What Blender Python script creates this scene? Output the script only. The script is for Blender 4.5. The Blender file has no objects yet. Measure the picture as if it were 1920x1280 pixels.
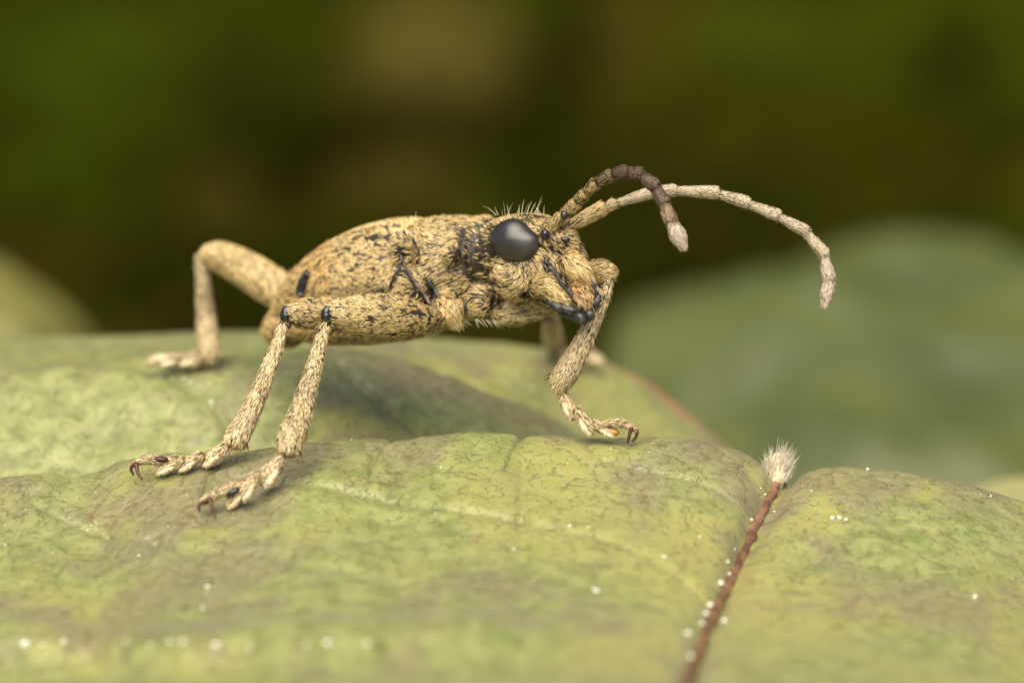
import bpy, math
import numpy as np
from mathutils import Vector, Matrix
RNG = np.random.default_rng(7)
C = bpy.context.scene.collection
sc = bpy.context.scene
sc.unit_settings.scale_length = 0.001          # one unit is one millimetre

# ------------------------------------------------------------------ camera
D = 50.0                                        # focus distance
TH = math.radians(10)
VIEW = np.array([0, math.cos(TH), -math.sin(TH)])
UP = np.array([0, math.sin(TH), math.cos(TH)])
RIGHT = np.array([1.0, 0, 0])
CAMLOC = -VIEW * D
cam_d = bpy.data.cameras.new('camera')
cam = bpy.data.objects.new('camera', cam_d); C.objects.link(cam)
cam.location = CAMLOC
cam.rotation_euler = (math.pi/2 - TH, 0, 0)
cam_d.sensor_width = 36
cam_d.lens = 36*D/19.2
cam_d.clip_start = 0.5; cam_d.clip_end = 3000
cam_d.dof.use_dof = True
cam_d.dof.focus_distance = D - 1.65
cam_d.dof.aperture_fstop = cam_d.lens*1e-3/(2*0.56)
sc.camera = cam

# ------------------------------------------------------------------ light
w = bpy.data.worlds.new('World'); sc.world = w; w.use_nodes = True
nt = w.node_tree
bg = nt.nodes['Background']
sky = nt.nodes.new('ShaderNodeTexSky'); sky.sky_type = 'NISHITA'; sky.sun_disc = False
SUN_EL, SUN_AZ = math.radians(60), math.radians(192)    # azimuth clockwise from +Y
sky.sun_elevation = SUN_EL; sky.sun_rotation = SUN_AZ
nt.links.new(sky.outputs[0], bg.inputs[0]); bg.inputs[1].default_value = 0.075
sd = bpy.data.lights.new('sun', 'SUN'); sd.energy = 5.0; sd.angle = math.radians(72); sd.color = (1.0, 0.92, 0.74)
so = bpy.data.objects.new('sun', sd); C.objects.link(so)
dirv = Vector((math.sin(SUN_AZ)*math.cos(SUN_EL), math.cos(SUN_AZ)*math.cos(SUN_EL), math.sin(SUN_EL)))
so.rotation_euler = dirv.to_track_quat('Z', 'Y').to_euler()
sc.view_settings.view_transform = 'Standard'; sc.view_settings.look = 'None'
sc.view_settings.exposure = 0.62; sc.view_settings.gamma = 1; sc.view_settings.use_curve_mapping = False
sc.render.engine = 'CYCLES'
sc.cycles.use_denoising = True
sc.cycles.max_bounces = 6; sc.cycles.diffuse_bounces = 3; sc.cycles.glossy_bounces = 2

# ------------------------------------------------------------------ helpers
def P(px, py, d):
    """a point of the place, from where it is seen and how far behind the focus plane it lies"""
    px = np.asarray(px, float); py = np.asarray(py, float); d = np.asarray(d, float)
    k = (D + d)/D
    X = (px - 960)/100*k; Y = (640 - py)/100*k
    return CAMLOC + (D + d)[..., None]*VIEW + X[..., None]*RIGHT + Y[..., None]*UP
def proj(p):
    q = p - CAMLOC
    dep = q@VIEW
    return 960 + (q@RIGHT)/dep*D*100, 640 - (q@UP)/dep*D*100, dep - D
def cd(x, y, d):                                # camera-frame direction -> world
    return x*RIGHT + y*UP + d*VIEW
def nrm(v):
    return v/np.maximum(np.linalg.norm(v, axis=-1, keepdims=True), 1e-9)

_tab = np.random.default_rng(3).random((32, 32, 32)).astype(np.float32)
def noise(p, s=1.0, off=0.0):
    """smooth value noise, 0..1"""
    q = np.asarray(p, float)*s + off + 100.0
    i = np.floor(q).astype(int); f = q - i; f = f*f*(3 - 2*f)
    r = 0
    for a in (0, 1):
        for b in (0, 1):
            for c in (0, 1):
                wt = (f[..., 0] if a else 1-f[..., 0])*(f[..., 1] if b else 1-f[..., 1])*(f[..., 2] if c else 1-f[..., 2])
                r = r + wt*_tab[(i[..., 0]+a) % 32, (i[..., 1]+b) % 32, (i[..., 2]+c) % 32]
    return r
def fbm(p, s=1.0, off=0.0, n=3):
    r = 0; a = 1; t = 0
    for k in range(n):
        r = r + a*noise(p, s*2**k, off + 17.3*k); t += a; a *= .5
    return r/t
def sstep(a, b, x):
    t = np.clip((x - a)/(b - a), 0, 1); return t*t*(3 - 2*t)

def build(name, verts, quads, tris, mats, mi=None, parent=None, smooth=True, attrs=None, nsmooth=None):
    """one mesh object from arrays; mi = material index per face (quads first)"""
    verts = np.asarray(verts, np.float32); quads = np.asarray(quads, np.int32).reshape(-1, 4); tris = np.asarray(tris, np.int32).reshape(-1, 3)
    me = bpy.data.meshes.new(name)
    me.vertices.add(len(verts)); me.vertices.foreach_set('co', verts.ravel())
    nl = quads.size + tris.size
    me.loops.add(nl); me.loops.foreach_set('vertex_index', np.concatenate([quads.ravel(), tris.ravel()]))
    nf = len(quads) + len(tris)
    me.polygons.add(nf)
    st = np.concatenate([np.arange(len(quads))*4, quads.size + np.arange(len(tris))*3]).astype(np.int32)
    me.polygons.foreach_set('loop_start', st)
    me.polygons.foreach_set('use_smooth', np.full(nf, smooth))
    for m in mats: me.materials.append(m)
    if mi is not None: me.polygons.foreach_set('material_index', np.asarray(mi, np.int32))
    if attrs:
        for k, v in attrs.items():
            v = np.asarray(v, np.float32)
            if v.ndim == 1:
                a = me.attributes.new(k, 'FLOAT', 'POINT'); a.data.foreach_set('value', v)
            else:
                a = me.attributes.new(k, 'FLOAT_VECTOR', 'POINT'); a.data.foreach_set('vector', v.ravel())
    me.update(calc_edges=True)
    me.validate()
    o = bpy.data.objects.new(name, me); C.objects.link(o)
    if parent is not None: o.parent = parent
    return o

def tag(o, label=None, cat=None, group=None, kind=None):
    if label: o['label'] = label
    if cat: o['category'] = cat
    if group: o['group'] = group
    if kind: o['kind'] = kind
    return o

def catmull(st, n):
    """dense samples of rows of station values"""
    st = np.asarray(st, float)
    m = len(st)
    e = np.vstack([2*st[0]-st[1], st, 2*st[-1]-st[-2]])
    t = np.linspace(0, m-1, n); i = np.minimum(t.astype(int), m-2); f = (t-i)[:, None]
    p0, p1, p2, p3 = e[i], e[i+1], e[i+2], e[i+3]
    return .5*((2*p1) + (p2-p0)*f + (2*p0-5*p1+4*p2-p3)*f*f + (3*p1-p0-3*p2+p3)*f**3)

def loft(st, n=24, M=20, side=None, cap=(0.9, 0.9), flat=1.0):
    """st rows: px,py,d, r (in picture plane), rb (towards depth); side: fixed vector for rb axis. returns verts, quads, tris, tangent, ring fraction"""
    st = np.asarray(st, float)
    if st.shape[1] == 4: st = np.c_[st, st[:, 3]*flat]
    s = catmull(st, n)
    c = P(s[:, 0], s[:, 1], s[:, 2]); k = (D+s[:, 2])/D/100
    a = np.maximum(s[:, 3], .3)*k; b = np.maximum(s[:, 4], .3)*k
    t = nrm(np.gradient(c, axis=0))
    # domed caps
    rings_c, rings_a, rings_b, rings_t, fr = [], [], [], [], []
    L = np.linspace(0, 1, n)
    for q in (0.15, .5, .82):
        if cap[0]:
            h = math.sqrt(1-q*q)
            rings_c.append(c[0] - t[0]*a[0]*cap[0]*h); rings_a.append(a[0]*q); rings_b.append(b[0]*q); rings_t.append(t[0]); fr.append(0)
    for i in range(n):
        rings_c.append(c[i]); rings_a.append(a[i]); rings_b.append(b[i]); rings_t.append(t[i]); fr.append(L[i])
    for q in (.82, .5, .15):
        if cap[1]:
            h = math.sqrt(1-q*q)
            rings_c.append(c[-1] + t[-1]*a[-1]*cap[1]*h); rings_a.append(a[-1]*q); rings_b.append(b[-1]*q); rings_t.append(t[-1]); fr.append(1)
    rc = np.array(rings_c); ra = np.array(rings_a); rb = np.array(rings_b); rt = np.array(rings_t); fr = np.array(fr)
    ref = np.broadcast_to(VIEW if side is None else side, rt.shape)
    u = nrm(np.cross(rt, ref)); v = nrm(np.cross(u, rt))
    ph = np.linspace(0, 2*np.pi, M, endpoint=False)
    vs = rc[:, None] + ra[:, None, None]*np.cos(ph)[None, :, None]*u[:, None] + rb[:, None, None]*np.sin(ph)[None, :, None]*v[:, None]
    R = len(rc)
    idx = np.arange(R*M).reshape(R, M)
    q = np.stack([idx[:-1], np.roll(idx, -1, 1)[:-1], np.roll(idx, -1, 1)[1:], idx[1:]], -1).reshape(-1, 4)
    V = vs.reshape(-1, 3)
    V = np.vstack([V, rc[0], rc[-1]])
    n0, n1 = R*M, R*M+1
    tr = [(n0, idx[0, (j+1) % M], idx[0, j]) for j in range(M)] + [(n1, idx[-1, j], idx[-1, (j+1) % M]) for j in range(M)]
    T = np.vstack([np.repeat(rt, M, 0), rt[0], rt[-1]])
    F = np.concatenate([np.repeat(fr, M), [0, 1]])
    return V, q, np.array(tr), T, F

def ellipsoid(c, ax, r, n=20, m=28):
    """c world centre, ax 3x3 rows axes, r radii in units"""
    th = np.linspace(0, np.pi, n); ph = np.linspace(0, 2*np.pi, m, endpoint=False)
    s = np.stack([np.sin(th)[:, None]*np.cos(ph), np.sin(th)[:, None]*np.sin(ph), np.cos(th)[:, None]*np.ones(m)], -1)
    V = c + (s*np.asarray(r))@np.asarray(ax)
    idx = np.arange(n*m).reshape(n, m)
    q = np.stack([idx[:-1], idx[1:], np.roll(idx, -1, 1)[1:], np.roll(idx, -1, 1)[:-1]], -1).reshape(-1, 4)
    return V.reshape(-1, 3), q

def vnormals(V, quads, tris):
    t = np.vstack([quads[:, [0, 1, 2]], quads[:, [0, 2, 3]], tris]) if len(tris) else np.vstack([quads[:, [0, 1, 2]], quads[:, [0, 2, 3]]])
    fn = np.cross(V[t[:, 1]]-V[t[:, 0]], V[t[:, 2]]-V[t[:, 0]])
    N = np.zeros_like(V)
    for k in range(3): np.add.at(N, t[:, k], fn)
    return nrm(N), t, np.linalg.norm(fn, axis=1)*.5

GOLD = np.array([[.70, .51, .24], [.78, .61, .33], [.58, .40, .17], [.85, .70, .44], [.46, .30, .12]])
PALE = np.array([[.68, .53, .32], [.76, .62, .41], [.54, .40, .22], [.82, .71, .51], [.44, .31, .17]])
def hair(V, tri, area, N, count, flow, L=.16, W=.016, lift=.16, dens=None, pal=GOLD, jit=.15, Wv=.3, darkf=.12):
    """flat-lying hairs as thin tapering blades; returns verts, quads, tris, colour"""
    p = area/area.sum()
    f = RNG.choice(len(tri), count, p=p)
    r1 = np.sqrt(RNG.random(count)); r2 = RNG.random(count)
    w3 = np.stack([1-r1, r1*(1-r2), r1*r2], -1)
    t = tri[f]
    pt = (V[t]*w3[..., None]).sum(1); n = nrm((N[t]*w3[..., None]).sum(1))
    if dens is not None:
        keep = RNG.random(count) < dens(pt, n)
        pt, n, t, w3 = pt[keep], n[keep], t[keep], w3[keep]
    m = len(pt)
    if callable(flow): fl = flow(pt, n)
    else: fl = nrm((flow[t]*w3[..., None]).sum(1))
    fl = fl + RNG.normal(0, jit, (m, 3))*(.4+1.2*noise(pt, 2.2))[:, None]
    fl = nrm(fl - (fl*n).sum(1, keepdims=True)*n)
    s = nrm(np.cross(n, fl))
    Ls = L*(RNG.uniform(.6, 1.3, m))[:, None]; Ws = W*(RNG.uniform(1-Wv, 1+Wv, m))[:, None]
    lf = lift*RNG.uniform(.3, 1.8, m)[:, None]*np.where(RNG.random(m) < .03, 3.0, 1.0)[:, None]
    root = pt - n*.006
    # blade is rolled a little about its own axis
    roll = RNG.normal(0, .35, m)[:, None]
    sr = s*np.cos(roll) + n*np.sin(roll)
    mid = root + fl*Ls*.5 + n*(Ls*.5*lf + .014)
    tip = root + fl*Ls + n*(Ls*lf*.75 + .008) + s*RNG.normal(0, .13, m)[:, None]*Ls
    HV = np.stack([root - sr*Ws*.4, root + sr*Ws*.4, mid + sr*Ws*.5, mid - sr*Ws*.5, tip], 1).reshape(-1, 3)
    b = np.arange(m)*5
    q = np.stack([b, b+1, b+2, b+3], -1); tr = np.stack([b+3, b+2, b+4], -1)
    ci = RNG.choice(len(pal), m, p=[.34, .25, .2, .09, .12])
    col = pal[ci]*RNG.uniform(.72, 1.2, (m, 1))*np.array([1, .97, .86])
    dk = RNG.random(m) < darkf
    col[dk] = np.array([.06, .04, .022])*RNG.uniform(.6, 1.6, (dk.sum(), 1))
    return HV, q, tr, np.repeat(col, 5, 0)

def merge(parts):
    """parts: list of (V, quads, tris, matindex, colour)"""
    Vs, Q, T, MQ, MT, CO = [], [], [], [], [], []
    o = 0
    for V, q, t, m, c in parts:
        q = np.asarray(q, int).reshape(-1, 4); t = np.asarray(t, int).reshape(-1, 3)
        Vs.append(V); Q.append(q+o); T.append(t+o); MQ += [m]*len(q); MT += [m]*len(t)
        c = np.asarray(c, float)
        CO.append(np.broadcast_to(c, (len(V), 3)) if c.ndim == 1 else c); o += len(V)
    return np.vstack(Vs), np.vstack(Q), np.vstack(T), MQ+MT, np.vstack(CO)

# ------------------------------------------------------------------ materials
def mat(name, rough=.5, spec=.4, col=(.1, .1, .1)):
    m = bpy.data.materials.new(name); m.use_nodes = True
    b = m.node_tree.nodes['Principled BSDF']
    b.inputs['Base Color'].default_value = (*col, 1); b.inputs['Roughness'].default_value = rough
    b.inputs['Specular IOR Level'].default_value = spec
    return m, m.node_tree, b
def N_(nt, t, **kw):
    n = nt.nodes.new(t)
    for k, v in kw.items(): setattr(n, k, v)
    return n
def col_noise(m, ntree, b, c0, c1, scale, lo=.35, hi=.65, bump=0, bscale=None, detail=4):
    tc = N_(ntree, 'ShaderNodeTexCoord')
    n = N_(ntree, 'ShaderNodeTexNoise'); n.inputs['Scale'].default_value = scale; n.inputs['Detail'].default_value = detail
    r = N_(ntree, 'ShaderNodeValToRGB'); r.color_ramp.elements[0].position = lo; r.color_ramp.elements[1].position = hi
    r.color_ramp.elements[0].color = (*c0, 1); r.color_ramp.elements[1].color = (*c1, 1)
    ntree.links.new(tc.outputs['Object'], n.inputs['Vector']); ntree.links.new(n.outputs['Fac'], r.inputs['Fac']); ntree.links.new(r.outputs['Color'], b.inputs['Base Color'])
    if bump:
        n2 = N_(ntree, 'ShaderNodeTexNoise'); n2.inputs['Scale'].default_value = bscale or scale*3
        bp = N_(ntree, 'ShaderNodeBump'); bp.inputs['Strength'].default_value = bump; bp.inputs['Distance'].default_value = .02
        ntree.links.new(tc.outputs['Object'], n2.inputs['Vector']); ntree.links.new(n2.outputs['Fac'], bp.inputs['Height']); ntree.links.new(bp.outputs['Normal'], b.inputs['Normal'])
    return r

m_cut, t_, b_ = mat('dark_cuticle', .52, .35)
col_noise(m_cut, t_, b_, (.010, .008, .007), (.038, .027, .016), 9, bump=.5, bscale=22)
m_cut2, t_, b_ = mat('brown_cuticle', .5, .4)
col_noise(m_cut2, t_, b_, (.05, .032, .016), (.14, .09, .04), 9, bump=.4, bscale=26)
m_black, t_, b_ = mat('glossy_black_cuticle', .17, .6)
col_noise(m_black, t_, b_, (.006, .005, .006), (.02, .018, .02), 6, bump=.25, bscale=18)
m_mouth, t_, b_ = mat('worn_black_mouthparts', .32, .45)
col_noise(m_mouth, t_, b_, (.008, .007, .008), (.06, .05, .045), 9, bump=.6, bscale=22)
m_claw, t_, b_ = mat('red_brown_claw', .3, .4)
col_noise(m_claw, t_, b_, (.03, .009, .006), (.095, .024, .012), 5)
m_orange, t_, b_ = mat('orange_membrane', .45, .4)
col_noise(m_orange, t_, b_, (.30, .13, .03), (.55, .30, .09), 8)
m_pad, t_, b_ = mat('cream_pad_felt', .85, .2)
col_noise(m_pad, t_, b_, (.62, .44, .24), (.85, .76, .58), 12, bump=.8, bscale=60)
# hair: colour differs hair by hair
m_hair, t_, b_ = mat('golden_hair', .42, .45)
a = N_(t_, 'ShaderNodeAttribute', attribute_name='hcol'); t_.links.new(a.outputs['Vector'], b_.inputs['Base Color'])
b_.inputs['Subsurface Weight'].default_value = 0.0

# ------------------------------------------------------------------ the leaf under the beetle
def lin(xs, ys):
    xs = np.asarray(xs, float); ys = np.asarray(ys, float)
    def f(x):
        # smooth interpolation through the points
        dx = np.gradient(ys, xs); i = np.clip(np.searchsorted(xs, x)-1, 0, len(xs)-2)
        h = xs[i+1]-xs[i]; t = np.clip((x-xs[i])/h, 0, 1)
        return (2*t**3-3*t**2+1)*ys[i]+(t**3-2*t**2+t)*h*dx[i]+(-2*t**3+3*t**2)*ys[i+1]+(t**3-t**2)*h*dx[i+1]
    return f
CREST = lin([-900, -300, 0, 100, 180, 240, 330, 420, 475, 540, 620, 700, 740, 800, 900, 965, 978, 1000, 1080, 1180, 1280, 1370, 1430, 1500, 1560, 1700, 1820, 1920, 2100, 2600],
            [960, 915, 893, 886, 889, 866, 850, 846, 842, 826, 819, 821, 827, 817, 814, 822, 828, 822, 820, 821, 826, 843, 862, 868, 868, 880, 902, 936, 990, 1130])
Y2 = lin([-900, 0, 400, 560, 640, 700, 800, 900, 1000, 1100, 1200, 1400, 2600],
         [700, 676, 664, 658, 656, 662, 690, 728, 768, 812, 850, 900, 1200])
Y3 = lin([-900, 0, 200, 400, 600, 800, 950, 1050, 1130, 1180, 1250, 1310, 1365, 1450, 1700, 2600],
         [640, 634, 628, 622, 624, 630, 642, 656, 676, 697, 745, 790, 838, 900, 980, 1200])
NU = 820
U = np.concatenate([np.linspace(-900, -110, 80), np.linspace(-100, 2020, 660), np.linspace(2030, 2600, 80)])
yc = CREST(U); y2 = np.maximum(Y2(U), 0); y3 = Y3(U)
rows = []; rk = []
for g in np.concatenate([np.linspace(24, 12.2, 70), np.linspace(12.1, 3.0, 160), np.linspace(2.95, 0, 120)]):     # front face up to the crest
    s = 88*g*g/(g+1.0)/(1+.09*g)
    fold = 26*np.exp(-((s-392)/16)**2)*sstep(1150, 850, U)*0                # handled below
    rows.append((yc+s+fold, np.full(NU, -1.0-g))); rk.append(0)
for g in np.linspace(.05, 2.2, 40):                     # falls away behind the crest
    s = 58*g*g/(g+.8)
    rows.append((yc+s, np.full(NU, -1.0+g))); rk.append(1)
r_val = len(rows)-1
yv = rows[-1][0]; dv = rows[-1][1]
yt = np.minimum(y2, yv-8); y3t = np.minimum(y3, yv-12)
for t in np.linspace(0, 1, 151)[1:]:                    # middle lobe rises
    e = t*t*(3-2*t)*.35+t*.65
    e = 1-(1-e)**1.5
    rows.append((yv+(yt-yv)*e, dv+(5.4-dv)*t**.9)); rk.append(2)
for t in np.linspace(0, 1, 21)[1:]:
    rows.append((yt+24*np.sin(t*np.pi/2)*sstep(430, 640, U), np.full(NU, 5.4+1.0*t))); rk.append(3)
yb = rows[-1][0]
for t in np.linspace(0, 1, 81)[1:]:
    e = 1-(1-t)**1.6
    rows.append((yb+(np.minimum(y3t, yb-4)-yb)*e, np.full(NU, 6.4+4.6*t))); rk.append(4)
yl = rows[-1][0]
for t in np.linspace(0, 1, 11)[1:]:
    rows.append((yl+34*t*t+4*t, np.full(NU, 11+1.5*t))); rk.append(5)
PY = np.array([r[0] for r in rows]); DD = np.array([r[1] for r in rows]); PX = np.broadcast_to(U, PY.shape).copy()
RK = np.broadcast_to(np.array(rk)[:, None], PY.shape)
LV = P(PX, PY, DD)
NR = len(rows)
# arc coordinates over the surface, for the skin pattern
av = np.zeros(PY.shape); av[1:] = np.cumsum(np.linalg.norm(np.diff(LV[:, ::1], axis=0), axis=-1), 0)
av = av - av[350][None]
suv = np.stack([LV[..., 0], av, np.zeros_like(av)], -1)
def polydist(X, Y, pts):
    pts = np.asarray(pts, float); best = np.full(X.shape, 1e9)
    for (x0, y0), (x1, y1) in zip(pts[:-1], pts[1:]):
        dx, dy = x1-x0, y1-y0
        t = np.clip(((X-x0)*dx+(Y-y0)*dy)/(dx*dx+dy*dy), 0, 1)
        best = np.minimum(best, np.hypot(X-x0-t*dx, Y-y0-t*dy))
    return best
MID = [(1476, 868), (1456, 905), (1440, 940), (1415, 990), (1372, 1085), (1330, 1170), (1285, 1290), (1235, 1420), (1180, 1600)]
def smooth_poly(pts, n=60): return catmull(pts, n)
front = (RK <= 1)
dm = polydist(PX, PY, MID)
h = np.zeros(PY.shape)
# midrib valley, deeper near the notch, with swollen shoulders
valley = np.exp(-(dm/24)**2)*.30 + np.exp(-(dm/60)**2)*.16
valley = np.where(RK <= 1, valley, 0)
dm2 = np.abs(PX-(1476+(PY-868)*-.2)); valley = np.where(RK == 1, np.exp(-(dm2/28)**2)*.42+np.exp(-(dm2/60)**2)*.16, valley)
h -= valley
VE = []   # (polyline, width px, depth)
VE_F = [([(430, 890), (520, 908), (600, 915), (690, 925), (780, 944), (860, 956), (1000, 982), (1130, 1012), (1230, 1055), (1330, 1115)], 6, .06),
        ([(1130, 862), (1215, 884), (1300, 905), (1380, 938), (1430, 975)], 5, .04),
        ([(-40, 1010), (10, 965), (60, 925), (130, 890), (200, 868)], 7, .08),
        ([(520, 836), (478, 850), (435, 868), (400, 882), (388, 905), (380, 930)], 5, .07),
        ([(978, 818), (972, 840), (960, 862), (950, 880)], 5, .07),
        ([(735, 818), (715, 845), (700, 880), (696, 905)], 4, .04),
        ([(200, 1002), (330, 1018), (420, 1035), (560, 1052), (700, 1080)], 7, .05),
        ([(290, 1010), (260, 1080), (235, 1150), (222, 1230)], 9, .05),
        ([(830, 975), (880, 1040), (900, 1120)], 7, .03),
        ([(60, 940), (160, 990), (200, 1002)], 5, .04)]
VE_B = [([(-60, 700), (120, 672), (290, 692), (400, 760), (440, 830)], 12, .10),
        ([(830, 700), (760, 640), (700, 600)], 8, .05),
        ([(640, 690), (690, 740), (760, 800), (800, 840)], 7, .06),
        ([(1080, 800), (1010, 740), (960, 700), (900, 680)], 7, .04)]
vein = np.zeros(PY.shape)
wob = (fbm(np.stack([PX/60, PY/30, PX*0], -1), 1)-.5)*14
for lst, sel in ((VE_F, RK <= 1), (VE_B, RK >= 2)):
    for pts, wd, dp in lst:
        dd = polydist(PX+wob, PY+wob*.5, smooth_poly(pts))
        g = np.exp(-(dd/wd)**2)*sel
        h -= g*dp*1.0; h += np.exp(-((dd-wd*3.2)/(wd*2.4))**2)*sel*dp*.3
        vein = np.maximum(vein, g*min(1, dp*14))
# fold near the lower edge
fs = (PY-1222-8*np.sin(PX/170))
fm = sstep(1120, 760, PX)
h += front*fm*(.16*np.exp(-((fs+26)/26)**2) - .22*sstep(-12, 14, fs))
# blistered skin
q3 = np.stack([suv[..., 0], suv[..., 1]*.9, suv[..., 0]*0], -1)
h += (fbm(q3, .5, 3)-.5)*.26 + (fbm(q3, 1.6, 9)-.5)*.055 + (fbm(q3, 6, 30, 2)-.5)*.012
e1, e2 = np.gradient(LV, axis=0), np.gradient(LV, axis=1)
LN = nrm(np.cross(e2, e1)); 
if (LN[200, 400]@UP) < 0: LN = -LN
LV = LV + np.where(LN@UP > -.2, 1, 1)[..., None]*LN*h[..., None]
LP = LV.reshape(-1, 3)
lpx, lpy, lpd = proj(LP)
def leaf_at(px, py):
    dd = np.hypot(lpx-px, lpy-py)
    c = np.where(dd < 7)[0]
    if len(c) == 0: c = [int(np.argmin(dd))]
    c = np.asarray(c); return LP[c[np.argmin(lpd[c])]], lpd[c].min()
def leafd(px, py): return leaf_at(px, py)[1]
# colour masks of the skin
purple = sstep(.50, .66, fbm(q3, .42, 5, 3)*.55+fbm(q3, 1.3, 55, 3)*.45)
crestband = np.exp(-np.where(front, np.abs(PY-yc[None])/70, 9))*.8
purple = np.clip(purple*.8 + crestband*sstep(.38, .6, fbm(q3, 1.1, 77, 3)) + .0, 0, 1)
rimd = np.where(RK >= 4, np.exp(-((y3t[None]-PY)/11)**2), 0)*sstep(1090, 1180, PX)*sstep(1500, 1400, PX)
purple = np.where((RK == 2), np.clip(purple+.8*sstep(90, 15, PY-y2[None])*sstep(560, 680, PX)*sstep(1200, 1000, PX), 0, 1), purple)
yellow = sstep(.45, .62, fbm(q3, .6, 91, 3))*.6 + front*np.exp(-(dm/120)**2)*.5
masks = np.stack([purple, np.clip(vein, 0, 1), np.clip(yellow, 0, 1)], -1).reshape(-1, 3)
idx = np.arange(NR*NU).reshape(NR, NU)
lq = np.stack([idx[:-1, :-1], idx[:-1, 1:], idx[1:, 1:], idx[1:, :-1]], -1).reshape(-1, 4)
m_leaf, t_, b_ = mat('mottled_leaf_skin', .34, .5)
am = N_(t_, 'ShaderNodeAttribute', attribute_name='masks'); au = N_(t_, 'ShaderNodeAttribute', attribute_name='suv'); ar = N_(t_, 'ShaderNodeAttribute', attribute_name='rim')
sep = N_(t_, 'ShaderNodeSeparateXYZ'); t_.links.new(am.outputs['Vector'], sep.inputs[0])
def mixc(fac, c0, c1, ntree, mode='MIX'):
    n = N_(ntree, 'ShaderNodeMix', data_type='RGBA', blend_type=mode)
    for s, v in ((0, fac), (6, c0), (7, c1)):
        if isinstance(v, bpy.types.NodeSocket): ntree.links.new(v, n.inputs[s])
        elif s == 0: n.inputs[0].default_value = v
        else: n.inputs[s].default_value = (*v, 1)
    return n.outputs[2]
def tnoise(ntree, vec, scale, detail=4, lo=.4, hi=.6, rough=.55):
    n = N_(ntree, 'ShaderNodeTexNoise'); n.inputs['Scale'].default_value = scale; n.inputs['Detail'].default_value = detail; n.inputs['Roughness'].default_value = rough
    ntree.links.new(vec, n.inputs['Vector'])
    r = N_(ntree, 'ShaderNodeMapRange'); r.interpolation_type = 'SMOOTHSTEP'
    r.inputs[1].default_value = lo; r.inputs[2].default_value = hi
    ntree.links.new(n.outputs['Fac'], r.inputs[0]); return r.outputs[0], n
def mathn(ntree, op, a, b=None):
    n = N_(ntree, 'ShaderNodeMath', operation=op)
    for i, v in enumerate((a, b)):
        if v is None: continue
        if isinstance(v, bpy.types.NodeSocket): ntree.links.new(v, n.inputs[i])
        else: n.inputs[i].default_value = v
    return n.outputs[0]
V_ = au.outputs['Vector']
f1, _ = tnoise(t_, V_, 2.2, 5, .35, .65)
green = mixc(f1, (.165, .192, .052), (.262, .275, .095), t_)
green = mixc(sep.outputs[2], green, (.30, .275, .08), t_)
f2, _ = tnoise(t_, V_, 5, 5, .3, .7)
pur = mixc(f2, (.135, .10, .06), (.235, .195, .12), t_)
c = mixc(mathn(t_, 'MULTIPLY', sep.outputs[0], .76), green, pur, t_)
f3, _ = tnoise(t_, V_, 30, 4, .3, .75)
c = mixc(mathn(t_, 'MULTIPLY', f3, .20), c, (.05, .055, .02), t_)
# net of fine veins: cracked cells, broken up
wn = N_(t_, 'ShaderNodeTexNoise'); wn.inputs['Scale'].default_value = 5; t_.links.new(V_, wn.inputs['Vector'])
wv = N_(t_, 'ShaderNodeVectorMath', operation='MULTIPLY_ADD'); t_.links.new(wn.outputs['Color'], wv.inputs[0]); wv.inputs[1].default_value = (.35, .35, 0); t_.links.new(V_, wv.inputs[2])
nets = []
for sc_, lo, hi, ml, mh in ((1.7, .0, .075, .42, .58), (3.9, .0, .10, .48, .60)):
    vo = N_(t_, 'ShaderNodeTexVoronoi', feature='DISTANCE_TO_EDGE'); vo.inputs['Scale'].default_value = sc_
    t_.links.new(wv.outputs[0], vo.inputs['Vector'])
    mr = N_(t_, 'ShaderNodeMapRange'); mr.interpolation_type = 'SMOOTHSTEP'; mr.inputs[1].default_value = hi; mr.inputs[2].default_value = lo; t_.links.new(vo.outputs['Distance'], mr.inputs[0])
    bk, _ = tnoise(t_, V_, 2.4+sc_, 3, ml, mh)
    nets.append(mathn(t_, 'MULTIPLY', mr.outputs[0], bk))
net = mathn(t_, 'MAXIMUM', nets[0], nets[1])
f4, _ = tnoise(t_, V_, 1.3, 2, .42, .58)
vc = mixc(f4, (.08, .085, .015), (.09, .045, .018), t_)
c = mixc(mathn(t_, 'MULTIPLY', net, .55), c, vc, t_)
c = mixc(mathn(t_, 'MULTIPLY', sep.outputs[1], .30), c, (.13, .14, .04), t_)
c = mixc(ar.outputs['Fac'], c, (.34, .12, .045), t_)
t_.links.new(c, b_.inputs['Base Color'])
bp = N_(t_, 'ShaderNodeBump'); bp.inputs['Strength'].default_value = .5; bp.inputs['Distance'].default_value = .03
_, nb = tnoise(t_, V_, 16, 5)
hh = mathn(t_, 'SUBTRACT', nb.outputs['Fac'], mathn(t_, 'MULTIPLY', net, 1.1))
t_.links.new(hh, bp.inputs['Height']); t_.links.new(bp.outputs['Normal'], b_.inputs['Normal'])
b_.inputs['Sheen Weight'].default_value = .12; b_.inputs['Sheen Roughness'].default_value = .4
leaf = build('leaf', LP, lq, [], [m_leaf], attrs={'masks': masks, 'suv': suv.reshape(-1, 3), 'rim': rimd.ravel()})
sol = leaf.modifiers.new('thickness', 'SOLIDIFY'); sol.thickness = .12; sol.offset = -1
tag(leaf, 'broad blistered green and purple mottled leaf that the beetle stands on', 'leaf')

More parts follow.
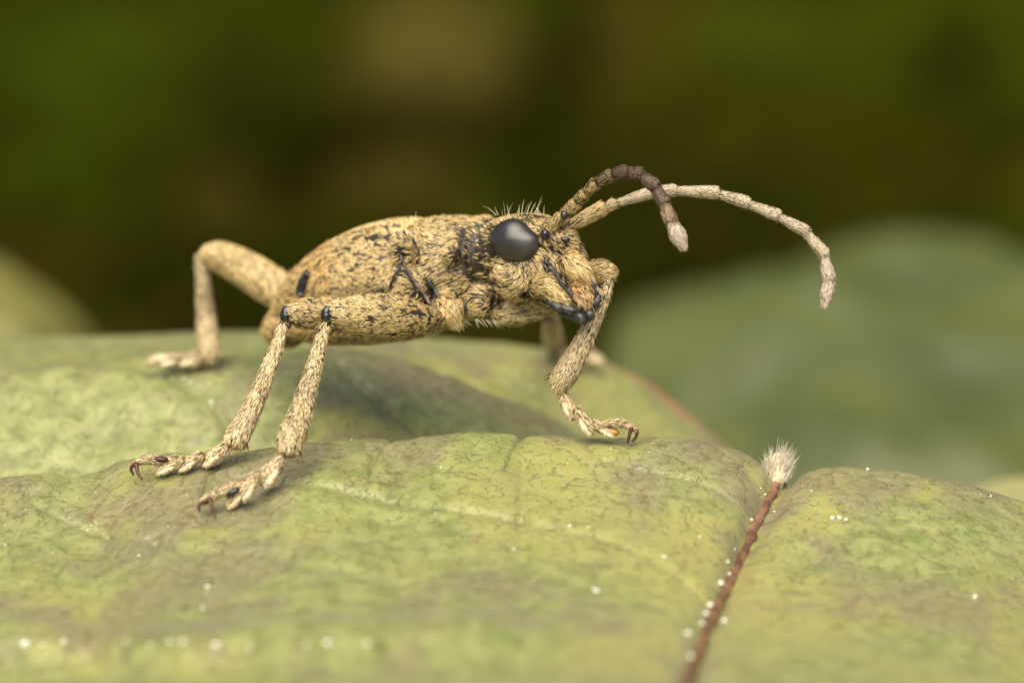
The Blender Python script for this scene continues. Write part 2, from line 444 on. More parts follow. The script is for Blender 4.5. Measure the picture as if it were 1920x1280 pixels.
# reddish midrib in the valley, a part of the leaf
m_rib, t_, b_ = mat('reddish_midrib', .4, .45)
col_noise(m_rib, t_, b_, (.09, .038, .022), (.24, .13, .075), 3, bump=.4, bscale=14)
mp = smooth_poly(MID, 46)
mst = []
for i, (x, y) in enumerate(mp):
    if y < 900: continue
    mst.append((x, y, leafd(x, y)+.08, 7.0+.8*math.sin(i*1.7)+.016*(y-880), 6))
V, q, tr, T, F = loft(mst, 90, 14)
V = V + (fbm(V, 4)-.5)[:, None]*.12*RIGHT + (fbm(V, 9, 4)-.5)[:, None]*.07*UP
build('midrib', V, q, tr, [m_rib], parent=leaf)

# ------------------------------------------------------------------ white tuft
m_tuft, t_, b_ = mat('white_hair', .6, .3)
a = N_(t_, 'ShaderNodeAttribute', attribute_name='hcol'); t_.links.new(a.outputs['Vector'], b_.inputs['Base Color'])
b_.inputs['Subsurface Weight'].default_value = 0
def strands(roots, dirs, L, W, cols, bend=None, seg=4):
    """free standing tapering hairs with a round-ish (three sided) section"""
    m = len(roots); t = nrm(dirs); r = nrm(np.cross(t, nrm(RNG.normal(0, 1, (m, 3))))); b2 = np.cross(t, r)
    bend = np.zeros((m, 3)) if bend is None else bend
    Vs = []
    for k in range(seg+1):
        f = k/seg; c = roots + t*L[:, None]*f + bend*(L[:, None]*f*f)
        for j in range(3):
            a = j*2.094; rad = W[:, None]*.5*(1-f)**.7+.0006
            Vs.append(c + rad*(math.cos(a)*r+math.sin(a)*b2))
    V = np.stack(Vs, 1)
    q = []
    for k in range(seg):
        for j in range(3):
            q.append([k*3+j, k*3+(j+1) % 3, (k+1)*3+(j+1) % 3, (k+1)*3+j])
    q = np.array(q)[None] + (np.arange(m)*3*(seg+1))[:, None, None]
    return V.reshape(-1, 3), q.reshape(-1, 4), np.repeat(cols, 3*(seg+1), 0)
m = 420
rx = RNG.uniform(-1, 1, m); rd = RNG.uniform(-1, 1, m)
d0 = -1.15
roots = P(1456+rx*19, 905-RNG.uniform(0, 1, m)*30, d0+.05+rd*.16)
dirs = nrm(rx[:, None]*.42*RIGHT + UP*(1.0) + rd[:, None]*.3*VIEW + RIGHT*.12 + RNG.normal(0, .10, (m, 3)))
Lm = RNG.uniform(.24, .62, m)*(1-.45*np.abs(rx-.1))
cols = np.array([.72, .65, .50])*RNG.uniform(.6, 1.1, (m, 1))
V, q, cc = strands(roots, dirs, Lm, RNG.uniform(.012, .026, m), cols, bend=RNG.normal(0, .12, (m, 3))+RIGHT*.14*np.sign(rx)[:, None]*0+RIGHT*.08)
cV, cq, ct, _, _ = loft([(1457, 912, d0+.05, 12), (1456, 896, d0+.05, 19), (1456, 876, d0+.05, 20), (1460, 858, d0+.05, 12)], 14, 16)
cV = cV + (noise(cV, 9)-.5)[:, None]*.10
V, q, tr, mi, cc = merge([(cV, cq, ct, 0, np.array([.62, .52, .36])), (V, q, [], 0, cc)])
o = build('fluff_tuft', V, q, tr, [m_tuft], mi, attrs={'hcol': cc})
tag(o, 'tuft of white silky fluff standing at the top of the reddish midrib', 'fluff')

# ------------------------------------------------------------------ beetle
PSI = math.radians(35)
FWD = cd(math.cos(PSI), .06, -math.sin(PSI)); FWD = FWD/np.linalg.norm(FWD)
LATR = cd(-math.sin(PSI), 0, -math.cos(PSI))    # towards the beetle's right side, which faces us
da = lambda px: .8-(px-820)*.0070
beetle = bpy.data.objects.new('beetle', None); C.objects.link(beetle)
base_pt = P(820, 800, .8); beetle.location = base_pt
tag(beetle, 'hairy golden brown longhorn beetle standing on the mottled leaf', 'beetle')
bpy.context.view_layer.update()
INV = -base_pt
def part(name, parts, mats, parent=beetle, label=None, kind=None, smooth=True):
    V, q, t, mi, cc = merge(parts)
    o = build(name, V, q, t, mats, mi, attrs={'hcol': cc}, smooth=smooth)
    o.parent = parent
    root = beetle
    # geometry is in world coordinates; keep it there under the parent
    o.matrix_parent_inverse = Matrix.Translation(Vector(-base_pt))
    if label: o['label'] = label
    if kind: o['kind'] = kind
    return o

AX = np.array([FWD, LATR, np.cross(LATR, FWD)])
if AX[2]@UP < 0: AX[2] = -AX[2]
solids = []
def axloft(st, **kw):
    rows_ = [(x, y, da(x), hh, ww) for x, y, hh, ww in st]
    V, q, t, T, F = loft(rows_, side=-LATR, **kw)
    solids.append((V, q, t, 0, np.zeros(3)))
axloft([(508, 618, 22, 18), (545, 596, 48, 44), (590, 568, 76, 74), (650, 548, 100, 98), (720, 532, 110, 108), (790, 522, 108, 104), (835, 518, 96, 86)], n=40, M=48)
axloft([(816, 508, 96, 96), (822, 507, 100, 100), (838, 506, 101, 98), (855, 504, 99, 102), (878, 502, 97, 90), (896, 500, 94, 76), (912, 498, 92, 70), (918, 498, 90, 68)], n=30, M=48, cap=(.12, .12))
axloft([(880, 498, 62, 54), (930, 486, 70, 60), (965, 480, 76, 70), (1000, 481, 80, 76), (1032, 500, 76, 72), (1060, 528, 58, 56), (1084, 552, 38, 42), (1100, 568, 22, 24)], n=40, M=48)
def ell(px, py, d, r, ax=None, rot=0):
    k = (D+d)/D/100
    ax = np.array([RIGHT, UP, VIEW]) if ax is None else ax
    if rot: 
        c_, s_ = math.cos(rot), math.sin(rot); ax = np.array([c_*ax[0]+s_*ax[1], -s_*ax[0]+c_*ax[1], ax[2]])
    V, q = ellipsoid(P(px, py, d), ax, np.array(r)*k)
    solids.append((V, q, [], 0, np.zeros(3)))
ell(842, 578, -.15, (33, 34, 34), rot=-.5)               # middle hip
ell(906, 566, -.35, (33, 36, 34), rot=-.3)               # front hip
ell(962, 566, .75, (30, 32, 32))
ell(808, 604, -.1, (30, 20, 26), rot=.2)
ell(1058, 452, -1.15, (27, 32, 28))                      # raised antennal sockets
ell(1030, 446, -1.25, (20, 26, 20))
ell(1062, 500, -1.1, (30, 38, 30), rot=-.6)              # forehead ridge
ell(965, 525, -.95, (45, 38, 34), rot=-.45)              # cheek
ell(760, 470, -.15, (26, 42, 22), rot=.35)               # shoulder
ell(770, 540, -.05, (46, 52, 30), rot=.55)
ell(848, 478, -.55, (17, 19, 20))                        # side tubercle
ell(640, 610, 1.5, (110, 36, 60), rot=.03)               # belly
ell(540, 618, 2.6, (46, 34, 42), rot=.25)
V, q, t, mi, cc = merge(solids)
tmp = build('tmp', V, q, t, [m_cut])
rm = tmp.modifiers.new('r', 'REMESH'); rm.mode = 'VOXEL'; rm.voxel_size = .034; rm.adaptivity = 0
dg = bpy.context.evaluated_depsgraph_get(); dg.update()
ev = tmp.evaluated_get(dg); me = ev.to_mesh()
BV = np.empty(len(me.vertices)*3, np.float32); me.vertices.foreach_get('co', BV); BV = BV.reshape(-1, 3).astype(float)
ls = np.empty(len(me.polygons), np.int32); me.polygons.foreach_get('loop_total', ls)
li = np.empty(len(me.loops), np.int32); me.loops.foreach_get('vertex_index', li)
assert (ls == 4).all()
BQ = li.reshape(-1, 4)
ev.to_mesh_clear(); tm = tmp.data; bpy.data.objects.remove(tmp); bpy.data.meshes.remove(tm)
ed = np.vstack([BQ[:, [0, 1]], BQ[:, [1, 2]], BQ[:, [2, 3]], BQ[:, [3, 0]]])
def lap(V, it, lam=.5):
    cnt = np.bincount(ed[:, 0], minlength=len(V)) + np.bincount(ed[:, 1], minlength=len(V))
    for _ in range(it):
        S = np.zeros_like(V); np.add.at(S, ed[:, 0], V[ed[:, 1]]); np.add.at(S, ed[:, 1], V[ed[:, 0]])
        V = V + lam*(S/cnt[:, None]-V)
    return V
BV = lap(BV, 8)
BN, BT, BA = vnormals(BV, BQ, np.zeros((0, 3), int))
bx, by, bd = proj(BV)
near = (BN@LATR > -.15).astype(float)
# seams between the plates: (points, width px, depth)
SEAMS = [([(1020, 486), (1031, 497), (1028, 506), (1012, 522), (1000, 537), (990, 552)], 4.5, .07),
         ([(1031, 500), (1040, 514), (1056, 538), (1076, 560), (1100, 584)], 4.5, .06),
         ([(872, 432), (866, 462), (869, 492), (884, 516), (905, 530), (935, 537)], 6, .08),
         ([(752, 462), (757, 490), (772, 520), (790, 548), (812, 578)], 4.5, .06),
         ([(803, 520), (812, 540), (826, 556)], 5, .08),
         ([(862, 560), (870, 582), (862, 602), (846, 610)], 5.5, .09),
         ([(925, 560), (928, 580), (915, 598), (896, 598)], 5, .07),
         ([(700, 556), (730, 540), (750, 510), (756, 480)], 5, .05),
         ([(1008, 432), (1022, 446), (1030, 462)], 4, .04),
         ([(1040, 470), (1052, 482), (1058, 490)], 4, .04),
         ([(985, 552), (1010, 560), (1050, 575)], 5, .05)]
seam = np.zeros(len(BV))
wb = (fbm(BV, 3)-.5)*7
for pts, wd, dp in SEAMS:
    dd = polydist(bx+wb, by-wb, smooth_poly(pts, 24)) 
    g = np.exp(-(dd/wd)**2)*near
    BV -= BN*(g*dp)[:, None]; seam = np.maximum(seam, g)
BV += BN*((fbm(BV, 3.2, 8)-.5)*.03+(fbm(BV, 9, 21, 2)-.5)*.022)[:, None]
BN, BT, BA = vnormals(BV, BQ, np.zeros((0, 3), int))
def blobs(pt, lst):
    x, y, d = proj(pt); r = np.zeros(len(pt))
    for cx, cy, rx_, ry_, ang in lst:
        c_, s_ = math.cos(ang), math.sin(ang); u = (x-cx)*c_+(y-cy)*s_; v = -(x-cx)*s_+(y-cy)*c_
        r = np.maximum(r, np.exp(-((u/rx_)**2+(v/ry_)**2)**1.6))
    return r
BARE = [(908, 464, 40, 34, -.5), (1090, 524, 12, 9, 0), (1060, 532, 6, 34, -.55), (1050, 520, 5, 30, -.6), (890, 492, 17, 24, 0), (915, 505, 24, 10, .5), (928, 440, 14, 26, .4), (866, 584, 7, 17, .1), (892, 478, 10, 12, 0),
        (876, 474, 8, 10, 0), (990, 550, 7, 10, .6), (1024, 440, 8, 9, 0), (812, 548, 6, 20, -.6), (796, 574, 12, 8, .7), (1073, 512, 8, 14, 0), (1046, 466, 6, 7, 0), (820, 600, 8, 6, 0), (776, 416, 14, 6, 0)]
def body_dens(pt, n):
    x, y, d = proj(pt); nr = (n@LATR > -.1).astype(float)
    r = np.ones(len(pt))
    st = np.stack([pt@FWD, pt@LATR*2.2, pt@AX[2]*2.2], -1)
    r *= 1-.97*sstep(.50, .60, noise(st, 8, 3)*.3+noise(st, 17, 9)*.7)
    r *= 1-.5*sstep(.56, .72, fbm(pt, 2.6, 31, 2))
    b = blobs(pt, BARE)*nr
    r *= 1-.96*sstep(.25, .75, b+.6*(noise(pt, 13)-.5))
    g = np.zeros(len(pt))
    for pts, wd, dp in SEAMS: g = np.maximum(g, np.exp(-(polydist(x, y, smooth_poly(pts, 16))/(wd*1.25))**2)*nr)
    r *= 1-sstep(.25, .6, g)
    return np.clip(r, 0.06, 1)
def body_flow(pt, n):
    x, y, d = proj(pt)
    a = (noise(pt, .9, 5)-.5)*2.6 + (noise(pt, 2.6, 15)-.5)*1.6
    hd = sstep(915, 985, x)                      # on the head hairs run forward and down
    base = -FWD*(1-hd)[:, None]*.9 + hd[:, None]*(cd(.35, -.8, 0)) - UP*.25
    mz = sstep(1035, 1060, x); base = base*(1-mz[:, None]) + mz[:, None]*cd(.55, -.75, 0)
    t = nrm(base - (base*n).sum(1, keepdims=True)*n); s = np.cross(n, t)
    return t*np.cos(a)[:, None] + s*np.sin(a)[:, None]
H = hair(BV, BT, BA*(.35+.65*(BN[BT[:, 0]]@LATR > -.25)), BN, 92000, body_flow, L=.14, W=.0088, lift=.10, dens=body_dens, darkf=.20)
HC = H[3].copy()
hx, hy, hd_ = proj(H[0])
HC[(hx < 640)] *= np.array([1.0, .93, .84])      # the tail end is more orange
H2 = (H[0], H[1], H[2], 1, HC)
body = part('body', [(BV, BQ, [], 0, np.zeros(3)), H2], [m_cut, m_hair], label='golden haired head, thorax and belly')

# wing cases: two curved shells over the back
def elytron(sgn):
    st = catmull([(548, 578, 18, 22), (562, 568, 42, 46), (590, 558, 66, 72), (632, 544, 88, 98), (680, 530, 103, 114), (740, 517, 108, 120), (785, 510, 104, 116), (806, 508, 97, 104)], 90)
    ph = np.linspace(math.radians(-24), math.radians(89), 60)
    c = P(st[:, 0], st[:, 1], da(st[:, 0])); k = 1/100
    Vo = []
    for th in (0, .05):
        a = (st[:, 2]*k-th)[:, None, None]; b = (st[:, 3]*k-th)[:, None, None]
        U_ = AX[2]
        Vo.append(c[:, None]+b*np.cos(ph)[None, :, None]*(LATR*sgn)+a*np.sin(ph)[None, :, None]*U_)
    V = np.concatenate([v.reshape(-1, 3) for v in Vo]); R, M = 90, 60
    idx = np.arange(R*M).reshape(R, M); q = np.stack([idx[:-1, :-1], idx[:-1, 1:], idx[1:, 1:], idx[1:, :-1]], -1).reshape(-1, 4)
    if sgn > 0: q = q[:, ::-1]
    qi = q[:, ::-1]+R*M
    rimq = []
    o = R*M
    for line in (idx[0], idx[-1][::-1], idx[:, 0][::-1], idx[:, -1]):
        for i, j in zip(line[:-1], line[1:]): rimq.append((i, j, j+o, i+o))
    # ribs along the wing case
    N0, T0, A0 = vnormals(V[:R*M], q, np.zeros((0, 3), int))
    if (N0@AX[2]).mean() < 0: N0 = -N0; q = q[:, ::-1]; T0 = T0[:, ::-1]
    prof = np.zeros(M)
    for p0, amp in ((8, .05), (26, .035), (42, .03)): prof += amp*np.exp(-((np.arange(M)-p0)/2.6)**2)
    V[:R*M] += N0*(np.tile(prof, R)*np.repeat(sstep(0, 25, np.arange(R)), M)+(fbm(V[:R*M], 5)-.5)*.04)[:, None]
    def dens(pt, n):
        st_ = np.stack([pt@FWD*1.0, pt@LATR*2.6, pt@AX[2]*2.6], -1)
        r = 1-.97*sstep(.50, .59, noise(st_, 7.5, 3)*.35+noise(st_, 15, 9)*.65)
        r *= 1-.6*sstep(.56, .70, fbm(pt, 2.2, 61, 2))
        b = blobs(pt, [(570, 536, 13, 26, .35), (700, 447, 26, 9, -.2), (735, 448, 18, 13, .2), (650, 470, 10, 22, .9), (625, 500, 7, 16, .8), (745, 478, 16, 6, 0), (672, 446, 14, 6, -.4), (606, 560, 7, 6, 0), (632, 562, 8, 6, 0), (792, 418, 20, 5, -.2)])
        return np.clip(r*(1-.95*sstep(.3, .75, b*(.3+1.2*noise(pt, 14, 3)))), .01, 1)
    def flow(pt, n):
        a = (noise(pt, .8, 5)-.5)*2.2+(noise(pt, 2.4, 15)-.5)*1.2
        base = np.broadcast_to(-FWD-UP*.25, pt.shape); t = nrm(base-(base*n).sum(1, keepdims=True)*n); s = np.cross(n, t)
        return t*np.cos(a)[:, None]+s*np.sin(a)[:, None]
    H = hair(V[:R*M], T0, A0, N0, 42000 if sgn > 0 else 17000, flow, L=.115, W=.0088, lift=.06, dens=dens, darkf=.16)
    hx, hy, _ = proj(H[0]); HC = H[3]*1.05; HC[hx < 620] *= np.array([1.03, .94, .84])
    return part('wing_case', [(V, np.vstack([q, qi]), [], 0, np.zeros(3)), (V, rimq, [], 1, np.zeros(3)), (H[0], H[1], H[2], 2, HC)], [m_cut, m_orange, m_hair])
elytron(1); elytron(-1)

# eyes: many small facets on a kidney-round bulge
def eye(cx, cy, dep, sgn, rad=None):
    outw = nrm(LATR*sgn + UP*.05 + FWD*.0); f = nrm(np.cross(UP, outw)); 
    if f@RIGHT < 0: f = -f
    u = np.cross(f, outw)
    if u@UP < 0: u = -u
    n = 1900
    i = np.arange(n)+.5; z = 1-i/n*1.12; ph = i*math.pi*(3-math.sqrt(5))
    ang = [0, 45, 90, 135, 180, 225, 270, 315, 360]; rr = [42, 33, 41, 42, 43, 38, 41, 45, 42]
    def surf(z, ph):
        s = np.sqrt(np.maximum(0, 1-z*z)); a = np.degrees(ph) % 360
        R = lin(ang, rr)(a)/100 if sgn > 0 else np.full(a.shape, .40)
        xs = 1/(.80 if sgn > 0 else 1)
        return P(cx, cy, dep)+(s*np.cos(ph)*R*xs)[:, None]*f+(s*np.sin(ph)*R)[:, None]*u+(z*.33)[:, None]*outw
    c = surf(z, ph)
    # underlying dark globe
    th = np.linspace(0, 1, 26); gp = np.linspace(0, 2*np.pi, 48, endpoint=False)
    Z = np.repeat(np.cos(th*math.pi*.56), 48); G = np.tile(gp, 26)
    GV = surf(Z, G); idx = np.arange(26*48).reshape(26, 48)
    gq = np.stack([idx[:-1], idx[1:], np.roll(idx, -1, 1)[1:], np.roll(idx, -1, 1)[:-1]], -1).reshape(-1, 4)
    # facets: little six-sided domes
    e = 1e-3; N = nrm(nrm(np.cross(surf(z, ph+e)-c, surf(z-e, ph)-c))); N *= np.sign((N*(c-P(cx, cy, dep))).sum(1))[:, None]
    a1 = nrm(np.cross(N, np.broadcast_to(u, N.shape)+.01)); a2 = np.cross(N, a1); r = .0104
    hexv = np.stack([c+N*.0075]+[c+N*.004+r*.95*(math.cos(k*math.pi/3)*a1+math.sin(k*math.pi/3)*a2) for k in range(6)], 1).reshape(-1, 3)
    b = np.arange(n)*7
    tr = np.concatenate([np.stack([b, b+1+k, b+1+(k+1) % 6], -1) for k in range(6)])
    return part('eye', [(GV, gq, [], 0, np.zeros(3)), (hexv, [], tr, 1, np.zeros(3))], [m_eye0, m_eye])
m_eye0, t_, b_ = mat('eye_ground', .3, .5, (.012, .009, .008))
m_eye, t_, b_ = mat('eye_facets', .16, .9, (.03, .025, .022))
b_.inputs['Coat Weight'].default_value = .75; b_.inputs['Coat Roughness'].default_value = .07
lw = N_(t_, 'ShaderNodeLayerWeight'); lw.inputs[0].default_value = .55
t_.links.new(mixc(lw.outputs['Facing'], (.085, .072, .063), (.006, .004, .003), t_), b_.inputs['Base Color'])
b_.inputs['Sheen Weight'].default_value = 0
eye(966, 452, -1.02, 1)
eye(1046, 448, .30, -1)

# segments of legs and feelers
def seg(name, st, parent, n=18, M=18, hairs=900, L=.11, W=.014, lift=.18, pal=PALE, mats=None, spots=.5, extra=None, cap=(.8, .8), label=None, bump=.008, flat=.9, hmat=None, dark=None, jit=.10, tipcol=None, darkf=.10):
    st = np.asarray(st, float).copy(); st[:, 3:] *= .90 if name in ('shin', 'antenna_segment', 'foot_segment') else 1
    V, q, t, T, F = loft(st, n, M, cap=cap, flat=flat)
    Nn, tri, ar_ = vnormals(V, q, t)
    M_ = M; mid_ = V[(len(V)//2//M_)*M_:(len(V)//2//M_)*M_+M_]
    if (Nn[(len(V)//2//M_)*M_:(len(V)//2//M_)*M_+M_]*(mid_-mid_.mean(0))).sum() < 0:
        q = q[:, ::-1]; t = t[:, ::-1]; Nn, tri, ar_ = vnormals(V, q, t)
    V = V + Nn*((fbm(V, 6, 4)-.5)*bump*2)[:, None]
    parts = [(V, q, t, 0, np.zeros(3))]
    if hairs:
        def dens(pt, n_):
            r = 1-spots*sstep(.48, .6, noise(pt, 12, 3)*.5+noise(pt, 26, 5)*.5)
            if dark: r = r*(1-.9*sstep(.45, .85, blobs(pt, dark)*(.35+1.1*noise(pt, 13, 7))))
            return r
        H = hair(V, tri, ar_, Nn, int(hairs*1.5), T, L=L, W=W*.82, lift=lift*.62, dens=dens, pal=pal, jit=jit, darkf=darkf)
        hc = H[3]
        if tipcol is not None:
            tipc, px0, r0 = tipcol
            dd = np.linalg.norm(H[0]-px0, axis=1); w_ = sstep(r0, r0*.5, dd)[:, None]; hc = hc*(1-w_)+np.array(tipc)*w_
        parts.append((H[0], H[1], H[2], 1, hc))
    if extra: parts += extra
    return part(name, parts, mats or [m_cut2, m_hair, m_pad, m_orange, m_black], parent=parent, label=label)

def spur(parent, p0, p1, d, r=2.2, name='spur', bend=0, m=None):
    mid = ((p0[0]+p1[0])/2+bend, (p0[1]+p1[1])/2+bend*.3)
    V, q, t, T, F = loft([(p0[0], p0[1], d, r), (mid[0], mid[1], d, r*.7), (p1[0], p1[1], d, .4)], 10, 8)
    return part(name, [(V, q, t, 0, np.zeros(3))], [m or m_claw], parent=parent)
def claw(parent, pts, d, r=3.4, dd=0):
    st = [(x, y, d+dd*i/len(pts), r*(1-i/len(pts))**.6+.3) for i, (x, y) in enumerate(pts)]
    V, q, t, T, F = loft(st, 18, 9)
    return part('claw', [(V, q, t, 0, np.zeros(3))], [m_claw], parent=parent)
def tarsal(parent, base, tip, d, r0, r1, down=(0, 1), pad=True, hairs=450, name='foot_segment', d1=None, padw=.42):
    """one flared, lobed joint of the foot with its cream sole"""
    d1 = d if d1 is None else d1
    bx_, by_ = base; tx, ty = tip
    st = [(bx_, by_, d, r0, r0*.9), (bx_+(tx-bx_)*.35, by_+(ty-by_)*.35, d, r0*1.15+.1*r1, (r0+r1)*.5), (bx_+(tx-bx_)*.72, by_+(ty-by_)*.72, (d+d1)/2, r1*1.0, r1*.95), (tx, ty, d1, r1*.66, r1*.8)]
    extra = []
    if pad:
        dx, dy = down
        ps = [(bx_+(tx-bx_)*.45+dx*r1*.5, by_+(ty-by_)*.45+dy*r1*.5, d-.03, r1*.34, r1*.7), (bx_+(tx-bx_)*.8+dx*r1*.72, by_+(ty-by_)*.8+dy*r1*.72, d1-.05, r1*padw, r1*.9), (tx+(tx-bx_)*.06+dx*r1*.62, ty+(ty-by_)*.06+dy*r1*.62, d1-.05, r1*.35, r1*.6)]
        pv, pq, pt_, _, _ = loft(ps, 12, 16)
        extra.append((pv, pq, pt_, 2, np.zeros(3)))
        Nn, tri, ar_ = vnormals(pv, pq, pt_)
        if (Nn*(pv-pv.mean(0))).sum() < 0: pq = pq[:, ::-1]; pt_ = pt_[:, ::-1]; extra[-1] = (pv, pq, pt_, 2, np.zeros(3)); Nn, tri, ar_ = vnormals(pv, pq, pt_)
        H = hair(pv, tri, ar_, Nn, 160, np.broadcast_to(cd((tx-bx_), -(ty-by_)-8, 0), pv.shape).copy(), L=.05, W=.012, lift=.3, pal=np.array([[.85, .74, .52]]*5))
        extra.append((H[0], H[1], H[2], 1, H[3]))
    return seg(name, st, parent, hairs=hairs, L=.10, W=.0125, lift=.16, extra=extra, cap=(.5, .7), bump=.012)
def leg(label):
    o = bpy.data.objects.new('leg', None); C.objects.link(o); o.parent = beetle; o['label'] = label
    o.matrix_parent_inverse = Matrix.Translation(Vector(-base_pt)); o.location = base_pt
    return o
# part() keeps world coordinates under the beetle; the same inverse works for legs, which stand at the beetle's origin

# -- middle leg nearest to us
lg = leg('right middle leg with dark mottled thigh')
dF = leafd(440, 945); dT = leafd(505, 925)
seg('thigh', [(828, 594, -.58, 9), (808, 594, -.72, 18), (768, 596, -.9, 34), (715, 592, -1.05, 40), (668, 590, -1.15, 36), (636, 588, -1.2, 25), (622, 586, -1.22, 17)], lg, n=36, M=28, hairs=9500, L=.12, W=.0145, pal=GOLD*.92, spots=.9,
    mats=[m_cut, m_hair], dark=[(775, 586, 34, 11, .1), (720, 578, 22, 8, 0), (700, 600, 14, 8, 0), (808, 598, 5, 14, .3), (622, 590, 10, 16, 0)])
def knee(x, y, d, s=1.0, parent=None):
    V1, q1, t1, _, _ = loft([(x+8*s, y-12*s, d, 5*s), (x+1*s, y-8*s, d, 9*s), (x-1*s, y+4*s, d, 10*s), (x+2*s, y+17*s, d, 7*s)], 14, 16)
    V2, q2 = ellipsoid(P(x-1*s, y+1*s, d-.06), np.array([RIGHT, UP, VIEW]), np.array([7, 6, 6])*s/100)
    return part('knee_joint', [(V1, q1, t1, 0, np.zeros(3)), (V2, q2, [], 0, np.zeros(3))], [m_black], parent=parent)
knee(613, 591, -1.28, 1.1, lg)
seg('shin', [(611, 606, -1.3, 9), (600, 648, -1.55, 12.5), (586, 700, -1.9, 16.5), (566, 765, dT+.5, 22), (548, 815, dT+.15, 28), (540, 842, dT+.05, 26)], lg, n=34, M=24, hairs=5200, L=.125, W=.0145, lift=.26, pal=PALE, spots=.5,
    mats=[m_cut, m_hair], cap=(.5, .3), tipcol=((.68, .42, .18), P(541, 851, dT), .13))
spur(lg, (562, 846), (567, 860), dT-.1, 2.2)
tarsal(lg, (530, 856), (497, 900), dT-.0, 11, 19, (.3, .75), hairs=1300)
tarsal(lg, (482, 886), (458, 927), dT-.25, 9, 14.5, (.35, .75), hairs=800)
tarsal(lg, (468, 905), (432, 943), dF-.05, 9, 14, (.15, .8), hairs=800)
seg('foot_segment', [(462, 904, dF-.05, 8), (440, 912, dF-.15, 10.5), (410, 924, dF-.2, 11), (385, 938, dF-.25, 8)], lg, hairs=900, L=.10, W=.012, mats=[m_cut2, m_hair])
V, q = ellipsoid(P(436, 922, dF-.22), np.array([cd(.9, .42, 0), cd(-.42, .9, 0), VIEW]), np.array([.13, .055, .08])); part('foot_joint', [(V, q, [], 0, np.zeros(3))], [m_black], parent=lg)
claw(lg, [(392, 938), (380, 940), (373, 947), (374, 958)], dF-.35, 4.2, -.1)
claw(lg, [(392, 934), (396, 945), (400, 958), (404, 971)], dF-.45, 4.2, -.2)

# -- hind leg on our side
lg = leg('right hind leg')
dF = leafd(320, 884); dT = leafd(400, 872)
seg('thigh', [(770, 600, .1, 22), (700, 592, -.2, 34), (620, 588, -.45, 31), (570, 588, -.6, 28), (548, 588, -.68, 19)], lg, n=30, M=24, hairs=6500, L=.12, W=.0145, pal=GOLD*.9, spots=.8, mats=[m_cut, m_hair])
knee(537, 591, -.74, 1.1, lg)
seg('shin', [(532, 606, -.76, 8.5), (519, 650, -.9, 12), (500, 700, -1.1, 15), (473, 765, dT+.2, 19), (448, 812, dT+.1, 24), (440, 830, dT+.05, 23)], lg, n=34, M=24, hairs=5000, L=.125, W=.0145, lift=.26, pal=PALE, spots=.5,
    mats=[m_cut, m_hair], cap=(.5, .3), tipcol=((.68, .42, .18), P(440, 838, dT), .12))
spur(lg, (462, 830), (466, 845), dT-.1, 2.2)
tarsal(lg, (426, 838), (388, 866), dT-.05, 11, 16.5, (.0, .5), hairs=1200)
tarsal(lg, (380, 852), (342, 874), (dT+dF)/2-.1, 8, 13, (.0, .8), hairs=800)
tarsal(lg, (345, 862), (303, 880), dF-.1, 8, 11.5, (-.1, .8), hairs=700)
seg('foot_segment', [(332, 862, dF-.1, 8), (305, 864, dF-.15, 8.5), (275, 862, dF-.2, 8.5), (252, 870, dF-.2, 6)], lg, hairs=800, L=.10, W=.012, mats=[m_cut2, m_hair])
V, q = ellipsoid(P(302, 861, dF-.2), np.array([cd(1, -.1, 0), cd(.1, 1, 0), VIEW]), np.array([.14, .06, .08])); part('foot_joint', [(V, q, [], 0, np.zeros(3))], [m_claw], parent=lg)
claw(lg, [(254, 868), (247, 873), (246, 881), (250, 889)], dF-.25, 3.8, -.05)
claw(lg, [(255, 870), (257, 880), (260, 889), (266, 898)], dF-.35, 4, -.15)

# -- front leg
lg = leg('front leg bent behind the mouthparts')
dF = leafd(1165, 826); dT = leafd(1110, 824)
seg('thigh', [(926, 590, -.38, 14), (960, 586, -.3, 25), (1010, 570, -.25, 27), (1060, 548, -.35, 27), (1100, 524, -.65, 30), (1126, 512, -.85, 26), (1138, 511, -.9, 20)], lg, n=36, M=24, hairs=7500, L=.12, W=.0145, pal=GOLD*.95, spots=.55, mats=[m_cut2, m_hair],
    dark=[(936, 580, 8, 12, -.5)])
V, q, t, _, _ = loft([(1120, 534, -.92, 3), (1134, 533, -.95, 6), (1145, 524, -.98, 6), (1149, 514, -.95, 3)], 14, 12)
part('knee_joint', [(V, q, t, 0, np.zeros(3))], [m_black], parent=lg)
seg('shin', [(1143, 524, -.95, 7), (1133, 555, -1.1, 12), (1113, 600, -1.3, 16), (1092, 645, -1.3, 19), (1068, 690, -1.2, 24), (1054, 712, -1.15, 23), (1049, 728, -1.1, 16)], lg, n=34, M=22, hairs=4600, L=.115, W=.014, lift=.26, pal=PALE*.95, spots=.45, mats=[m_cut, m_hair], cap=(.4, .4))
spur(lg, (1034, 706), (1020, 712), -1.05, 2)
spur(lg, (1032, 700), (1019, 707), -1.0, 1.6)
tarsal(lg, (1054, 738), (1074, 778), -1.1, 9, 15, (-.7, .2), hairs=900, padw=.4)
tarsal(lg, (1080, 768), (1106, 806), dT-.1, 8, 13, (-.6, .45), hairs=700, padw=.45)
tarsal(lg, (1112, 794), (1146, 812), dT-.1, 8, 10, (-.1, .8), hairs=600)
seg('foot_segment', [(1118, 800, dF-.1, 7), (1140, 794, dF-.15, 7), (1165, 794, dF-.2, 8), (1186, 802, dF-.2, 6)], lg, hairs=700, L=.10, W=.012, mats=[m_cut2, m_hair])
V, q = ellipsoid(P(1150, 809, dF-.1), np.array([cd(.9, -.3, 0), cd(.3, .9, 0), VIEW]), np.array([.12, .07, .08])); part('foot_joint', [(V, q, [], 0, np.zeros(3))], [m_orange], parent=lg)
